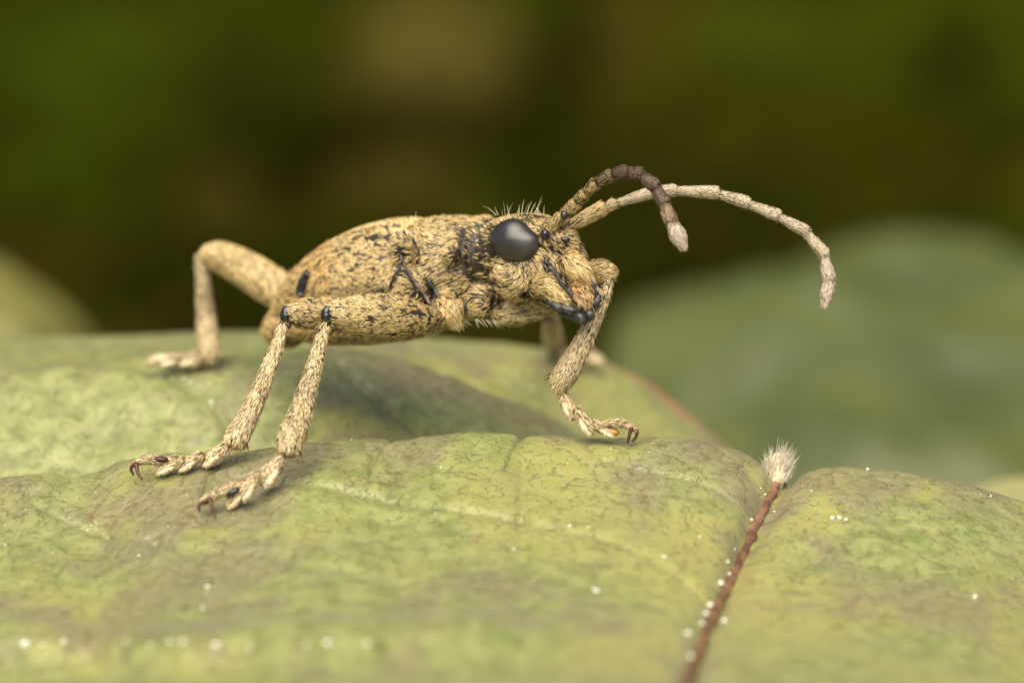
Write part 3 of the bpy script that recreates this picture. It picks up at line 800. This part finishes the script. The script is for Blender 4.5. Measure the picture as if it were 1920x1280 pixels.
claw(lg, [(1184, 802), (1181, 812), (1179, 820), (1177, 829)], dF-.25, 3.8, -.05)
claw(lg, [(1187, 801), (1194, 808), (1193, 817), (1187, 827)], dF-.15, 4, -.05)

# -- hind leg on the far side
lg = leg('left hind leg on the far side, blurred')
dF = leafd(340, 692)
seg('thigh', [(600, 575, 2.9, 26), (545, 556, 3.3, 34), (500, 530, 3.7, 36), (455, 502, 4.0, 33), (415, 483, 4.3, 29), (396, 477, 4.4, 22)], lg, n=30, M=22, hairs=5500, L=.13, W=.017, pal=GOLD*1.0, spots=.5, mats=[m_cut2, m_hair])
seg('shin', [(378, 482, 4.45, 12), (381, 530, 4.6, 15), (386, 590, 4.8, 19), (392, 650, dF, 24), (394, 668, dF, 20)], lg, n=24, M=20, hairs=3200, L=.12, W=.017, pal=PALE, spots=.4, mats=[m_cut2, m_hair])
tarsal(lg, (384, 672), (345, 678), dF-.1, 13, 16, (0, .4), hairs=600)
tarsal(lg, (345, 672), (308, 680), dF-.1, 11, 14, (0, .4), hairs=500)
seg('foot_segment', [(318, 672, dF-.1, 9), (295, 674, dF-.1, 10), (280, 680, dF-.15, 7)], lg, hairs=350, L=.1, W=.014, mats=[m_pad, m_hair])
# -- middle leg on the far side
lg = leg('left middle leg on the far side, blurred')
dM = leafd(1045, 678)
seg('thigh', [(960, 560, 1.8, 20), (1000, 548, 2.6, 24), (1030, 540, 3.2, 20)], lg, hairs=1200, mats=[m_cut2, m_hair])
seg('shin', [(1030, 552, 3.3, 13), (1033, 600, 3.8, 16), (1038, 640, dM-.1, 18), (1040, 658, dM, 16)], lg, hairs=1800, L=.12, W=.017, spots=.3, mats=[m_cut2, m_hair])
tarsal(lg, (1050, 668), (1085, 672), dM-.1, 12, 14, (0, .3), hairs=400)
tarsal(lg, (1090, 670), (1124, 673), dM-.15, 12, 15, (0, .3), hairs=400)

# -- feelers
def feeler(label, joints, hairp, pal, mats_):
    o = leg(label); o.name = 'antenna'
    for i, (a, b, kw) in enumerate(joints):
        (x0, y0, d0_, r0), (x1, y1, d1_, r1) = a, b
        mx, my = (x0+x1)/2, (y0+y1)/2
        seg('antenna_segment', [(x0, y0, d0_, r0*.78), (mx, my, (d0_+d1_)/2, kw.get('mid', (r0*.92+r1)/2)), (x1, y1, d1_, r1)], o, n=14, M=16, hairs=kw.get('h', 700), L=kw.get('L', .08), W=kw.get('W', .011), lift=.15,
            pal=kw.get('pal', pal), spots=kw.get('sp', .25), mats=kw.get('mats', mats_), cap=(.35, .35), bump=.005, jit=.10, darkf=.10 if kw.get('mats') else .02)
    return o
DK = np.array([[.12, .075, .05], [.16, .10, .07], [.09, .055, .035], [.22, .15, .10], [.07, .04, .03]])
MIDC = np.array([[.26, .17, .10], [.34, .24, .15], [.18, .12, .07], [.42, .32, .2], [.12, .08, .05]])
GREY = np.array([[.56, .47, .36], [.62, .53, .41], [.48, .39, .28], [.70, .62, .50], [.40, .31, .22]])
GREYP = np.array([[.55, .46, .39], [.62, .53, .46], [.46, .37, .31], [.70, .62, .55], [.36, .27, .22]])
A2 = [((1048, 438, -1.2, 9), (1064, 428, -1.25, 12), dict(h=400, pal=GOLD, mats=[m_cut, m_hair])),
      ((1066, 426, -1.25, 13), (1126, 393, -1.2, 15.5), dict(h=2200, pal=GOLD, L=.12, W=.014, sp=.8, mats=[m_cut, m_hair])),
      ((1136, 391, -1.18, 9), (1149, 383, -1.15, 11), dict(h=450, pal=PALE)),
      ((1156, 382, -1.12, 8), (1218, 362, -1.05, 12), dict(h=1200, pal=GREY, L=.1)),
      ((1222, 361, -1.05, 11), (1262, 357, -1.0, 13), dict(h=900)),
      ((1268, 358, -1.0, 10), (1341, 361, -.95, 13.5), dict(h=1500)),
      ((1348, 364, -.95, 9.5), (1398, 379, -.9, 12.5), dict(h=1100)),
      ((1403, 383, -.9, 9), (1456, 403, -.9, 12), dict(h=1100)),
      ((1461, 407, -.9, 9), (1508, 432, -.9, 12), dict(h=1100)),
      ((1512, 437, -.9, 9.5), (1544, 474, -.9, 12.5), dict(h=1100)),
      ((1545, 480, -.9, 10), (1554, 519, -.9, 14), dict(h=1000, pal=GREYP)),
      ((1555, 526, -.9, 13), (1546, 573, -.95, 7), dict(h=1000, pal=GREYP, mid=13))]
feeler('left antenna arching out to the right, pale grey segments', A2, 1, GREY, [m_cut2, m_hair])
A1 = [((1030, 436, -1.35, 10), (1050, 408, -1.45, 13), dict(h=600, pal=GOLD, mats=[m_cut, m_hair])),
      ((1058, 402, -1.5, 12), (1078, 384, -1.6, 14), dict(h=900, pal=GOLD, mats=[m_cut, m_hair], sp=.7)),
      ((1082, 378, -1.65, 11), (1094, 367, -1.75, 13), dict(h=600, pal=GOLD, mats=[m_cut, m_hair], sp=.8)),
      ((1099, 362, -1.8, 10), (1114, 347, -1.9, 13), dict(h=700, pal=GOLD*.9, mats=[m_cut, m_hair], sp=.8)),
      ((1119, 342, -1.95, 11), (1144, 330, -2.05, 14), dict(h=800, pal=MIDC, mats=[m_cut, m_hair], sp=.6)),
      ((1149, 328, -2.1, 12), (1172, 323, -2.15, 14.5), dict(h=900, pal=DK, mats=[m_cut, m_hair])),
      ((1177, 323, -2.2, 12), (1198, 327, -2.25, 14.5), dict(h=900, pal=DK, mats=[m_cut, m_hair])),
      ((1203, 331, -2.28, 12), (1226, 347, -2.3, 14.5), dict(h=900, pal=DK, mats=[m_cut, m_hair])),
      ((1229, 352, -2.3, 12), (1243, 377, -2.35, 14.5), dict(h=900, pal=DK, mats=[m_cut, m_hair])),
      ((1245, 383, -2.35, 12), (1257, 411, -2.4, 14.5), dict(h=900, pal=MIDC)),
      ((1260, 418, -2.4, 14), (1281, 464, -2.4, 9.5), dict(h=1500, pal=GREYP*.95, mid=17))]
feeler('right antenna hooked over in a dark brown arch', A1, 1, GREYP, [m_cut2, m_hair])

# -- mouthparts
def jaw(name, st, mats, hairs=0, label=None, **kw):
    return seg(name, st, beetle, hairs=hairs, mats=mats, label=label, **kw)
jaw('mandible', [(1006, 538, -1.66, 19), (1024, 536, -1.74, 22), (1046, 552, -1.78, 17), (1072, 569, -1.75, 11), (1100, 584, -1.68, 4)], [m_cut, m_hair], 1900, label='right mandible with golden hair', L=.14, W=.0155, pal=GOLD, spots=.5)
jaw('mandible', [(1118, 540, -1.15, 9), (1126, 556, -1.2, 9), (1122, 572, -1.3, 7), (1108, 584, -1.45, 3)], [m_black, m_hair], 120, label='left mandible, glossy black', L=.12)
jaw('labrum', [(1080, 545, -1.72, 18), (1090, 556, -1.8, 20), (1100, 571, -1.8, 12), (1104, 582, -1.75, 5)], [m_cut2, m_hair], 1100, label='orange brown upper lip', L=.16, W=.016, pal=np.array([[.55, .32, .14], [.72, .52, .28], [.40, .2, .08], [.8, .65, .42], [.25, .12, .05]]), lift=.3)
jaw('clypeus', [(1066, 488, -1.5, 20), (1085, 507, -1.55, 21), (1097, 521, -1.55, 15)], [m_cut, m_hair], 1500, L=.17, W=.0155, pal=GOLD*1.05, spots=.5, lift=.25)
for nm, st in (('palp', [(1030, 566, -1.8, 6), (1046, 576, -1.86, 9), (1058, 579, -1.88, 7), (1072, 583, -1.9, 9.5), (1084, 585, -1.9, 5)]),
               ('palp', [(1076, 588, -1.9, 5), (1086, 595, -1.95, 9.5), (1094, 603, -1.98, 7), (1097, 607, -1.98, 3)]),
               ('palp', [(1098, 582, -1.85, 6), (1105, 590, -1.87, 10.5), (1103, 600, -1.87, 5)]),
               ('palp', [(1092, 576, -1.8, 6), (1107, 573, -1.8, 10), (1119, 565, -1.78, 8), (1123, 556, -1.75, 5)]),
               ('palp', [(1044, 580, -1.7, 4), (1060, 590, -1.75, 6), (1076, 597, -1.8, 6), (1082, 605, -1.8, 3)])):
    jaw(nm, st, [m_mouth, m_hair], 0, bump=.012)
# hips: separate rounded pieces between trunk and thigh
seg('hip', [(824, 560, -.42, 10), (834, 570, -.48, 20), (843, 584, -.50, 27), (852, 600, -.46, 18)], beetle, n=20, M=24, hairs=1700, L=.13, W=.0135, pal=GOLD*.95, mats=[m_cut, m_hair], spots=.5, flat=.7)
# smooth dark edges of the plates, raised above the hairs
def edge(pts, off, rr, m=None, dep=None, name='plate_edge'):
    pp = smooth_poly(pts, 14)
    ds = np.array([surf_d(x, y) for x, y in pp]) if dep is None else np.full(len(pp), float(dep))
    ds = np.convolve(np.pad(ds, 2, mode='edge'), np.ones(5)/5, 'valid')
    st = [(x, y, d_+off, rr*(1.0 if 0 < i < len(pp)-1 else .4)*(.92+.16*RNG.random())) for i, ((x, y), d_) in enumerate(zip(pp, ds))]
    V, q, t, _, _ = loft(st, 40, 12)
    V = V+(noise(V, 14)-.5)[:, None]*.03
    part(name, [(V, q, t, 0, np.zeros(3))], [m or m_edge])
def surf_d(px, py):
    dd = np.hypot(bx-px, by-py); c_ = np.where(dd < 9)[0]
    return bd[c_].min() if len(c_) else da(px)
m_edge, t_, b_ = mat('dark_plate_edge', .3, .5)
col_noise(m_edge, t_, b_, (.010, .010, .012), (.07, .065, .07), 10, bump=.5, bscale=20)
m_edgeb, t_, b_ = mat('brown_plate_edge', .35, .5)
col_noise(m_edgeb, t_, b_, (.05, .03, .025), (.22, .17, .14), 10, bump=.5, bscale=20)
edge([(1021, 487), (1030, 496), (1026, 508), (1012, 522), (1000, 537), (990, 552)], -.03, 3.2)
edge([(1031, 500), (1041, 512), (1056, 534), (1074, 556), (1098, 580)], 0, 3.4, dep=-1.93)
edge([(1104, 520), (1112, 535), (1118, 552), (1114, 572)], 0, 3.2, dep=-1.6)
edge([(752, 478), (758, 496), (770, 516), (786, 540), (800, 560), (812, 577)], -.03, 2.6, m=m_edgeb)
edge([(804, 524), (812, 540), (824, 555)], -.05, 4.2)
edge([(869, 566), (872, 580), (866, 596), (854, 608)], -.05, 3.6)
edge([(1008, 540), (1030, 566), (1060, 576), (1092, 586)], 0, 2.6, dep=-1.82)
# black beads about the feeler bases and jaw hinge
edge([(565, 556), (568, 538), (575, 522), (582, 512)], .07, 12, m=m_black, name='tail_patch')
edge([(590, 556), (640, 562), (690, 552), (728, 530), (748, 500)], .02, 1.8, m=m_edgeb, name='wing_case_edge')
def bead(px, py, d, r, name='socket_bead'):
    V, q = ellipsoid(P(px, py, d), np.array([RIGHT, UP, VIEW]), np.array(r)/100)
    part(name, [(V, q, [], 0, np.zeros(3))], [m_black])
bead(1022, 439, -1.5, (8, 9, 8)); bead(1058, 404, -1.66, (7, 8, 6)); bead(1060, 449, -1.5, (9, 5, 5)); bead(995, 545, -1.35, (7, 8, 6), 'jaw_hinge')
# collar spine and dark tail patch are in the body hair pattern; long bristles stand free
def bristle(lst, name, cols, W=.013):
    r = []; dr = []; L = []; 
    for x, y, d, dx, dy, l in lst:
        r.append(P(x, y, d)); dr.append(cd(dx, -dy, RNG.normal(0, .25))); L.append(l/100)
    m = len(r); r = np.array(r); dr = np.array(dr); L = np.array(L)
    cc = np.array(cols)*RNG.uniform(.8, 1.1, (m, 1))
    V, q, c2 = strands(r, dr, L, np.full(m, W), cc, bend=RNG.normal(0, .14, (m, 3)))
    return part(name, [(V, q, [], 0, c2)], [m_hair], kind='stuff')
def surf_d(px, py):
    dd = np.hypot(bx-px, by-py); c_ = np.where(dd < 9)[0]
    return bd[c_].min() if len(c_) else da(px)
hl = []
for x, y, dx, dy, l in [(930, 404, -.55, -.8, 30), (934, 403, -.4, -.9, 18), (944, 412, -.25, -1, 32), (948, 410, -.1, -1, 34), (950, 409, .25, -1, 26), (958, 410, -.4, -.9, 24), (965, 410, .45, -.8, 26),
                        (972, 406, .2, -1, 26), (978, 404, .05, -1, 34), (983, 402, .3, -.9, 28), (988, 403, .15, -1, 30), (994, 402, .35, -.9, 32), (1000, 402, .5, -.8, 30), (1004, 402, .35, -1, 36), (1008, 403, .1, -1, 20), (1014, 404, -.2, -1, 18), (1019, 404, .1, -1, 16), (779, 418, -.0, -1, 26), (690, 425, -.3, -1, 8)]:
    hl.append((x, y, surf_d(x, y+8), dx, dy, l))
for i in range(46):
    x = RNG.uniform(842, 1000); y = float(lin([840, 880, 920, 960, 1000], [614, 603, 604, 608, 594])(np.array(x)))
    hl.append((x, y-4, surf_d(x, y-8), RNG.uniform(.1, 1), RNG.uniform(.4, 1), RNG.uniform(10, 24)))
for i in range(26):
    x = RNG.uniform(940, 1100); hl.append((x, 600-(x-940)*.12 if x < 1010 else 592, -.6, .9, RNG.uniform(.1, .5), RNG.uniform(8, 20)))
for i in range(12):
    x = RNG.uniform(1020, 1095); hl.append((x, 560+(x-1020)*.4, -1.7, RNG.uniform(-.1, .7), 1, RNG.uniform(10, 20)))
bristle(hl, 'bristles', [.70, .62, .42])

# ------------------------------------------------------------------ droplets on the leaf
m_drop, t_, b_ = mat('pearly_droplet', .2, .6, (.74, .75, .64))
th = []
drops = []
def droplet(px, py, r, group, label):
    p, d = leaf_at(px, py)
    V, q = ellipsoid(np.zeros(3), np.eye(3), (1, 1, .8), 8, 12); V = V*(.7+.6*noise(V, 1.3, 5))[:, None]
    global drop_me
    if 'drop_me' not in globals():
        o = build('droplet', V, q, [], [m_drop]); drop_me = o.data
    else:
        o = bpy.data.objects.new('droplet', drop_me); C.objects.link(o)
    r = r*.72; o.location = p + np.array([0, 0, r/100*.55]); o.scale = tuple(r/100*RNG.uniform(.55, 1.2, 3)*RNG.uniform(.7, 1.1)); o.rotation_euler = (0, 0, RNG.uniform(0, 6.28))
    drops.append((o, px, py, r)); tag(o, label, 'droplet', group)
G1 = ('droplets in a row along the near fold', 'tiny blurred white droplet in the row along the near fold of the leaf')
for x in (45, 76, 124, 232, 274, 312, 338, 400, 466, 571, 612, 694):
    droplet(x, 1206+RNG.uniform(-5, 5), 7.5*RNG.uniform(.7, 1.2), *G1)
G2 = ('droplets scattered on the front lobe', 'tiny glistening white droplet scattered on the front lobe of the leaf')
for x, y, r in [(177, 918, 2.2), (350, 922, 2.2), (179, 973, 2), (168, 979, 2.4), (179, 986, 2.2), (161, 989, 3), (311, 982, 2.6), (546, 935, 2.2), (435, 957, 2.2), (263, 1038, 4), (100, 1030, 3), (44, 950, 2.2), (8, 978, 2.4), (10, 1016, 3),
                (386, 1096, 4), (382, 1136, 5), (825, 872, 3.2), (882, 912, 1.8), (843, 945, 3), (820, 956, 2), (1028, 859, 2.6), (1061, 864, 2.6), (1066, 981, 5), (1101, 984, 5), (963, 1025, 5), (1145, 835, 2), (1215, 841, 2),
                (1265, 879, 2), (1273, 884, 2), (1203, 871, 1.6), (1313, 1000, 3.2), (1241, 1041, 6), (1118, 1106, 11), (454, 845, 2.4), (657, 818, 2.4), (590, 820, 2), (1052, 818, 2), (143, 928, 2), (1118, 1102, 6)]:
    droplet(x, y, r, *G2)
G3 = ('droplets beside the midrib', 'small pale droplet clinging beside the reddish midrib')
for x, y, r in [(1432, 912, 3), (1440, 925, 4), (1449, 934, 3), (1442, 944, 3.5), (1450, 953, 3), (1414, 972, 5), (1416, 992, 4), (1384, 1032, 3), (1370, 1052, 5), (1372, 1078, 6), (1358, 1094, 7), (1338, 1138, 8), (1328, 1150, 7), (1352, 1162, 7), (1296, 1188, 8), (1300, 1232, 9), (1322, 1170, 6)]:
    droplet(x, y, r, *G3)
G4 = ('droplets on the right lobe', 'small flat white droplet on the green lobe right of the midrib')
for x, y, r in [(1628, 874, 5), (1502, 906, 2.4), (1520, 914, 3), (1840, 922, 3), (1860, 925, 4), (1525, 948, 2), (1558, 967, 6), (1572, 967, 7), (1584, 969, 6), (1826, 1114, 6)]:
    droplet(x, y, r, *G4)
G5 = ('droplets on the far lobes', 'tiny blurred droplet on the far lobes of the leaf behind the beetle')
for x, y, r in [(958, 715, 3), (995, 724, 3), (903, 726, 3.5), (535, 694, 3), (393, 750, 4.5), (385, 757, 3.5), (370, 722, 5), (355, 712, 5), (340, 706, 5), (1182, 748, 3.5), (1230, 776, 4), (1246, 790, 3), (98, 730, 3), (1108, 700, 5), (433, 845, 3.5), (440, 840, 3), (300, 700, 4), (320, 704, 4)]:
    droplet(x, y, r, *G5)

# each droplet is told by what it lies beside, and its order from the left there
MARKS = [(388, 1206, 'in the row along the near fold'), (180, 978, 'in the cluster below the hind foot'), (60, 960, 'by the left edge of the front lobe'), (320, 915, 'just under the right hind foot'), (500, 940, 'beside the right middle foot'),
         (300, 1060, 'above the near fold, left'), (385, 1120, 'in the pair above the near fold'), (850, 900, 'on the purple patch of the crest'), (1045, 862, 'below the front foot'), (1085, 983, 'on the vein in the middle of the front lobe'), (1150, 835, 'along the crest by the front foot'),
         (1270, 885, 'near the crest right of the front foot'), (1280, 1020, 'on the yellowish slope left of the midrib'), (1118, 1104, 'low on the front lobe, largest of them'), (620, 820, 'on the crest between the feet'), (450, 848, 'under the shin of the hind leg'),
         (1440, 935, 'at the top of the midrib'), (1385, 1040, 'halfway down the midrib'), (1330, 1160, 'at the lower end of the midrib'), (1628, 874, 'on the crest of the right lobe'), (1515, 920, 'on the right lobe beside the fluff'), (1571, 968, 'in the flat trio on the right lobe'),
         (1850, 923, 'at the far right crest'), (1826, 1114, 'low on the right lobe'), (950, 722, 'on the far lobe below the head'), (535, 694, 'behind the two near shins'), (350, 725, 'under the far hind foot'), (1220, 770, 'near the reddish far margin'), (98, 730, 'on the far lobe at the left'), (1108, 700, 'beside the far middle foot')]
ORD = ['leftmost', 'second from left', 'third from left', 'fourth from left', 'fifth from left', 'sixth from left', 'seventh from left', 'eighth from left', 'ninth from left', 'tenth from left', 'eleventh from left', 'twelfth from left', 'thirteenth from left']
by_mark = {}
for o, x, y, r_ in drops:
    k = min(range(len(MARKS)), key=lambda i: abs(MARKS[i][0]-x)*(.25 if i == 0 else 1)+abs(MARKS[i][1]-y)*(2 if i == 0 else 1.5)); by_mark.setdefault(k, []).append((x, o, r_))
for k, lst in by_mark.items():
    lst.sort(key=lambda e: e[0])
    for i, (x, o, r_) in enumerate(lst):
        o['label'] = ('tiny' if r_ < 3 else 'small' if r_ < 6 else 'larger') + ' whitish droplet ' + MARKS[k][2] + ('' if len(lst) == 1 else ', ' + ORD[i])

# ------------------------------------------------------------------ leaves beyond, blurred
def sheet_leaf(name, outline, d, bulge, cols, label, tilt=(0, 0), thick=.6, cscale=.12, rough=.5):
    """outline in px at distance d: grid filled from the centre out, bulging and tilted back"""
    o_ = smooth_poly(outline+[outline[0]], 120)[:-1]; c_ = o_.mean(0)
    R = 40; t = np.linspace(0, 1, R)[:, None]
    X = c_[0]+(o_[:, 0]-c_[0])[None]*t; Y = c_[1]+(o_[:, 1]-c_[1])[None]*t
    dd = d+tilt[0]*(X-c_[0])/100+tilt[1]*(c_[1]-Y)/100 - bulge*(1-t**2)
    V = P(X, Y, dd)
    V = V + ((fbm(V, .10, 5)-.5)*bulge*.5)[..., None]*UP
    M = 120; idx = np.arange(R*M).reshape(R, M)
    q = np.stack([idx[:-1], np.roll(idx, -1, 1)[:-1], np.roll(idx, -1, 1)[1:], idx[1:]], -1).reshape(-1, 4)
    m_, t_, b_ = mat(name+'_skin', rough, .4)
    col_noise(m_, t_, b_, cols[0], cols[1], cscale, .3, .7)
    ob = build(name, V.reshape(-1, 3), q, [], [m_])
    s = ob.modifiers.new('thickness', 'SOLIDIFY'); s.thickness = thick
    tag(ob, label, 'leaf'); return ob
sheet_leaf('leaf', [(1120, 760), (1165, 600), (1260, 545), (1400, 492), (1600, 448), (1780, 448), (1960, 480), (2250, 560), (2500, 760), (2300, 1150), (1900, 1250), (1450, 1200), (1200, 1000)], 140, 12,
           ((.038, .050, .011), (.074, .084, .020)), 'large smooth green leaf far behind, blurred, below the arching antenna', tilt=(0, 4.5))
sheet_leaf('leaf', [(-260, 560), (-150, 500), (-20, 482), (60, 510), (120, 560), (170, 625), (160, 760), (0, 900), (-200, 850)], 120, 8,
           ((.12, .115, .028), (.165, .155, .04)), 'yellowish green leaf behind at the far left, blurred', tilt=(0, 3), thick=.4)
sheet_leaf('leaf', [(1770, 960), (1830, 912), (1920, 895), (2100, 920), (2300, 1000), (2200, 1150), (1900, 1150)], 14, 2,
           ((.24, .23, .09), (.28, .26, .12)), 'pale leaf tip showing beyond the lobe at the right edge', tilt=(0, 2), thick=.2)

# mossy bank far behind: lumpy, patchy moss and soil, its deep shade painted into the colours
gx, gy = 260, 170
X, Y = np.meshgrid(np.linspace(-5200, 7200, gx), np.linspace(2600, -4200, gy))
DDn = 330 + (640-Y)*.045*(Y < 640) - (Y-640)*.09*(Y > 640)
V = P(X, Y, DDn)
V = V + ((fbm(V, .045, 3)-.5)*26)[..., None]*(-VIEW)
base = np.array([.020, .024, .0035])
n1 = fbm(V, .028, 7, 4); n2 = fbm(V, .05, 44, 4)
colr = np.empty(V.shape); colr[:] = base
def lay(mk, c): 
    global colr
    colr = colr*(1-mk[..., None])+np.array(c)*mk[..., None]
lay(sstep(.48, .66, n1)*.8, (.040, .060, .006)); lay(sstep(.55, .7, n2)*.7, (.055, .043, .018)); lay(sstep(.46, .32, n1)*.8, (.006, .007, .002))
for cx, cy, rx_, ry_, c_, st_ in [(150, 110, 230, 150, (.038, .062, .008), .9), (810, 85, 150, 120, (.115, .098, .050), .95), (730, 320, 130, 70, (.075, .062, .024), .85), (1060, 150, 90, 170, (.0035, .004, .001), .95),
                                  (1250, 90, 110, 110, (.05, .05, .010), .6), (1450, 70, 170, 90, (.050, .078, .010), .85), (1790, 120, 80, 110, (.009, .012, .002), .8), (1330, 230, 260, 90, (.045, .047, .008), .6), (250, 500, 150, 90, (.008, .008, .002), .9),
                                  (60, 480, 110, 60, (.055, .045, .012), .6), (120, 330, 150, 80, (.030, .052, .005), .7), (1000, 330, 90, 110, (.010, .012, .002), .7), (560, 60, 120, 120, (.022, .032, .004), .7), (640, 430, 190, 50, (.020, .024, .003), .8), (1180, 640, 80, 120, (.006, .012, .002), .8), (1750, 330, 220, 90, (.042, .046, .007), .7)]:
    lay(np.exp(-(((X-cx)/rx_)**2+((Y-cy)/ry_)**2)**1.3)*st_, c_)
idx = np.arange(gx*gy).reshape(gy, gx)
q = np.stack([idx[:-1, :-1], idx[:-1, 1:], idx[1:, 1:], idx[1:, :-1]], -1).reshape(-1, 4)
m_bank, t_, b_ = mat('shaded_moss_and_soil', .95, .0)
a = N_(t_, 'ShaderNodeAttribute', attribute_name='bcol'); tc = N_(t_, 'ShaderNodeTexCoord')
f, _ = tnoise(t_, tc.outputs['Object'], .35, 5, .3, .7)
cc = mixc(f, (.75, .75, .75), (1.25, 1.25, 1.25), t_)
t_.links.new(mixc(1.0, a.outputs['Vector'], cc, t_, 'MULTIPLY'), b_.inputs['Base Color'])
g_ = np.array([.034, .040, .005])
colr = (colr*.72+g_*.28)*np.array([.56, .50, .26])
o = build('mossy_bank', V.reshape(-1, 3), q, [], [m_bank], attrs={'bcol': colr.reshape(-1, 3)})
tag(o, 'dark mossy bank far behind', kind='structure')
# dark ground under everything
V = np.array([(-900, -600, -95), (900, -600, -95), (900, 900, -95), (-900, 900, -95)], float)
m_g, t_, b_ = mat('dark_soil', .95, .1); col_noise(m_g, t_, b_, (.02, .016, .008), (.05, .04, .02), .05)
o = build('ground', V, [(0, 1, 2, 3)], [], [m_g]); tag(o, kind='structure')
print('tris', sum(len(o.data.loops)-2*len(o.data.polygons) for o in sc.objects if o.type == 'MESH'))
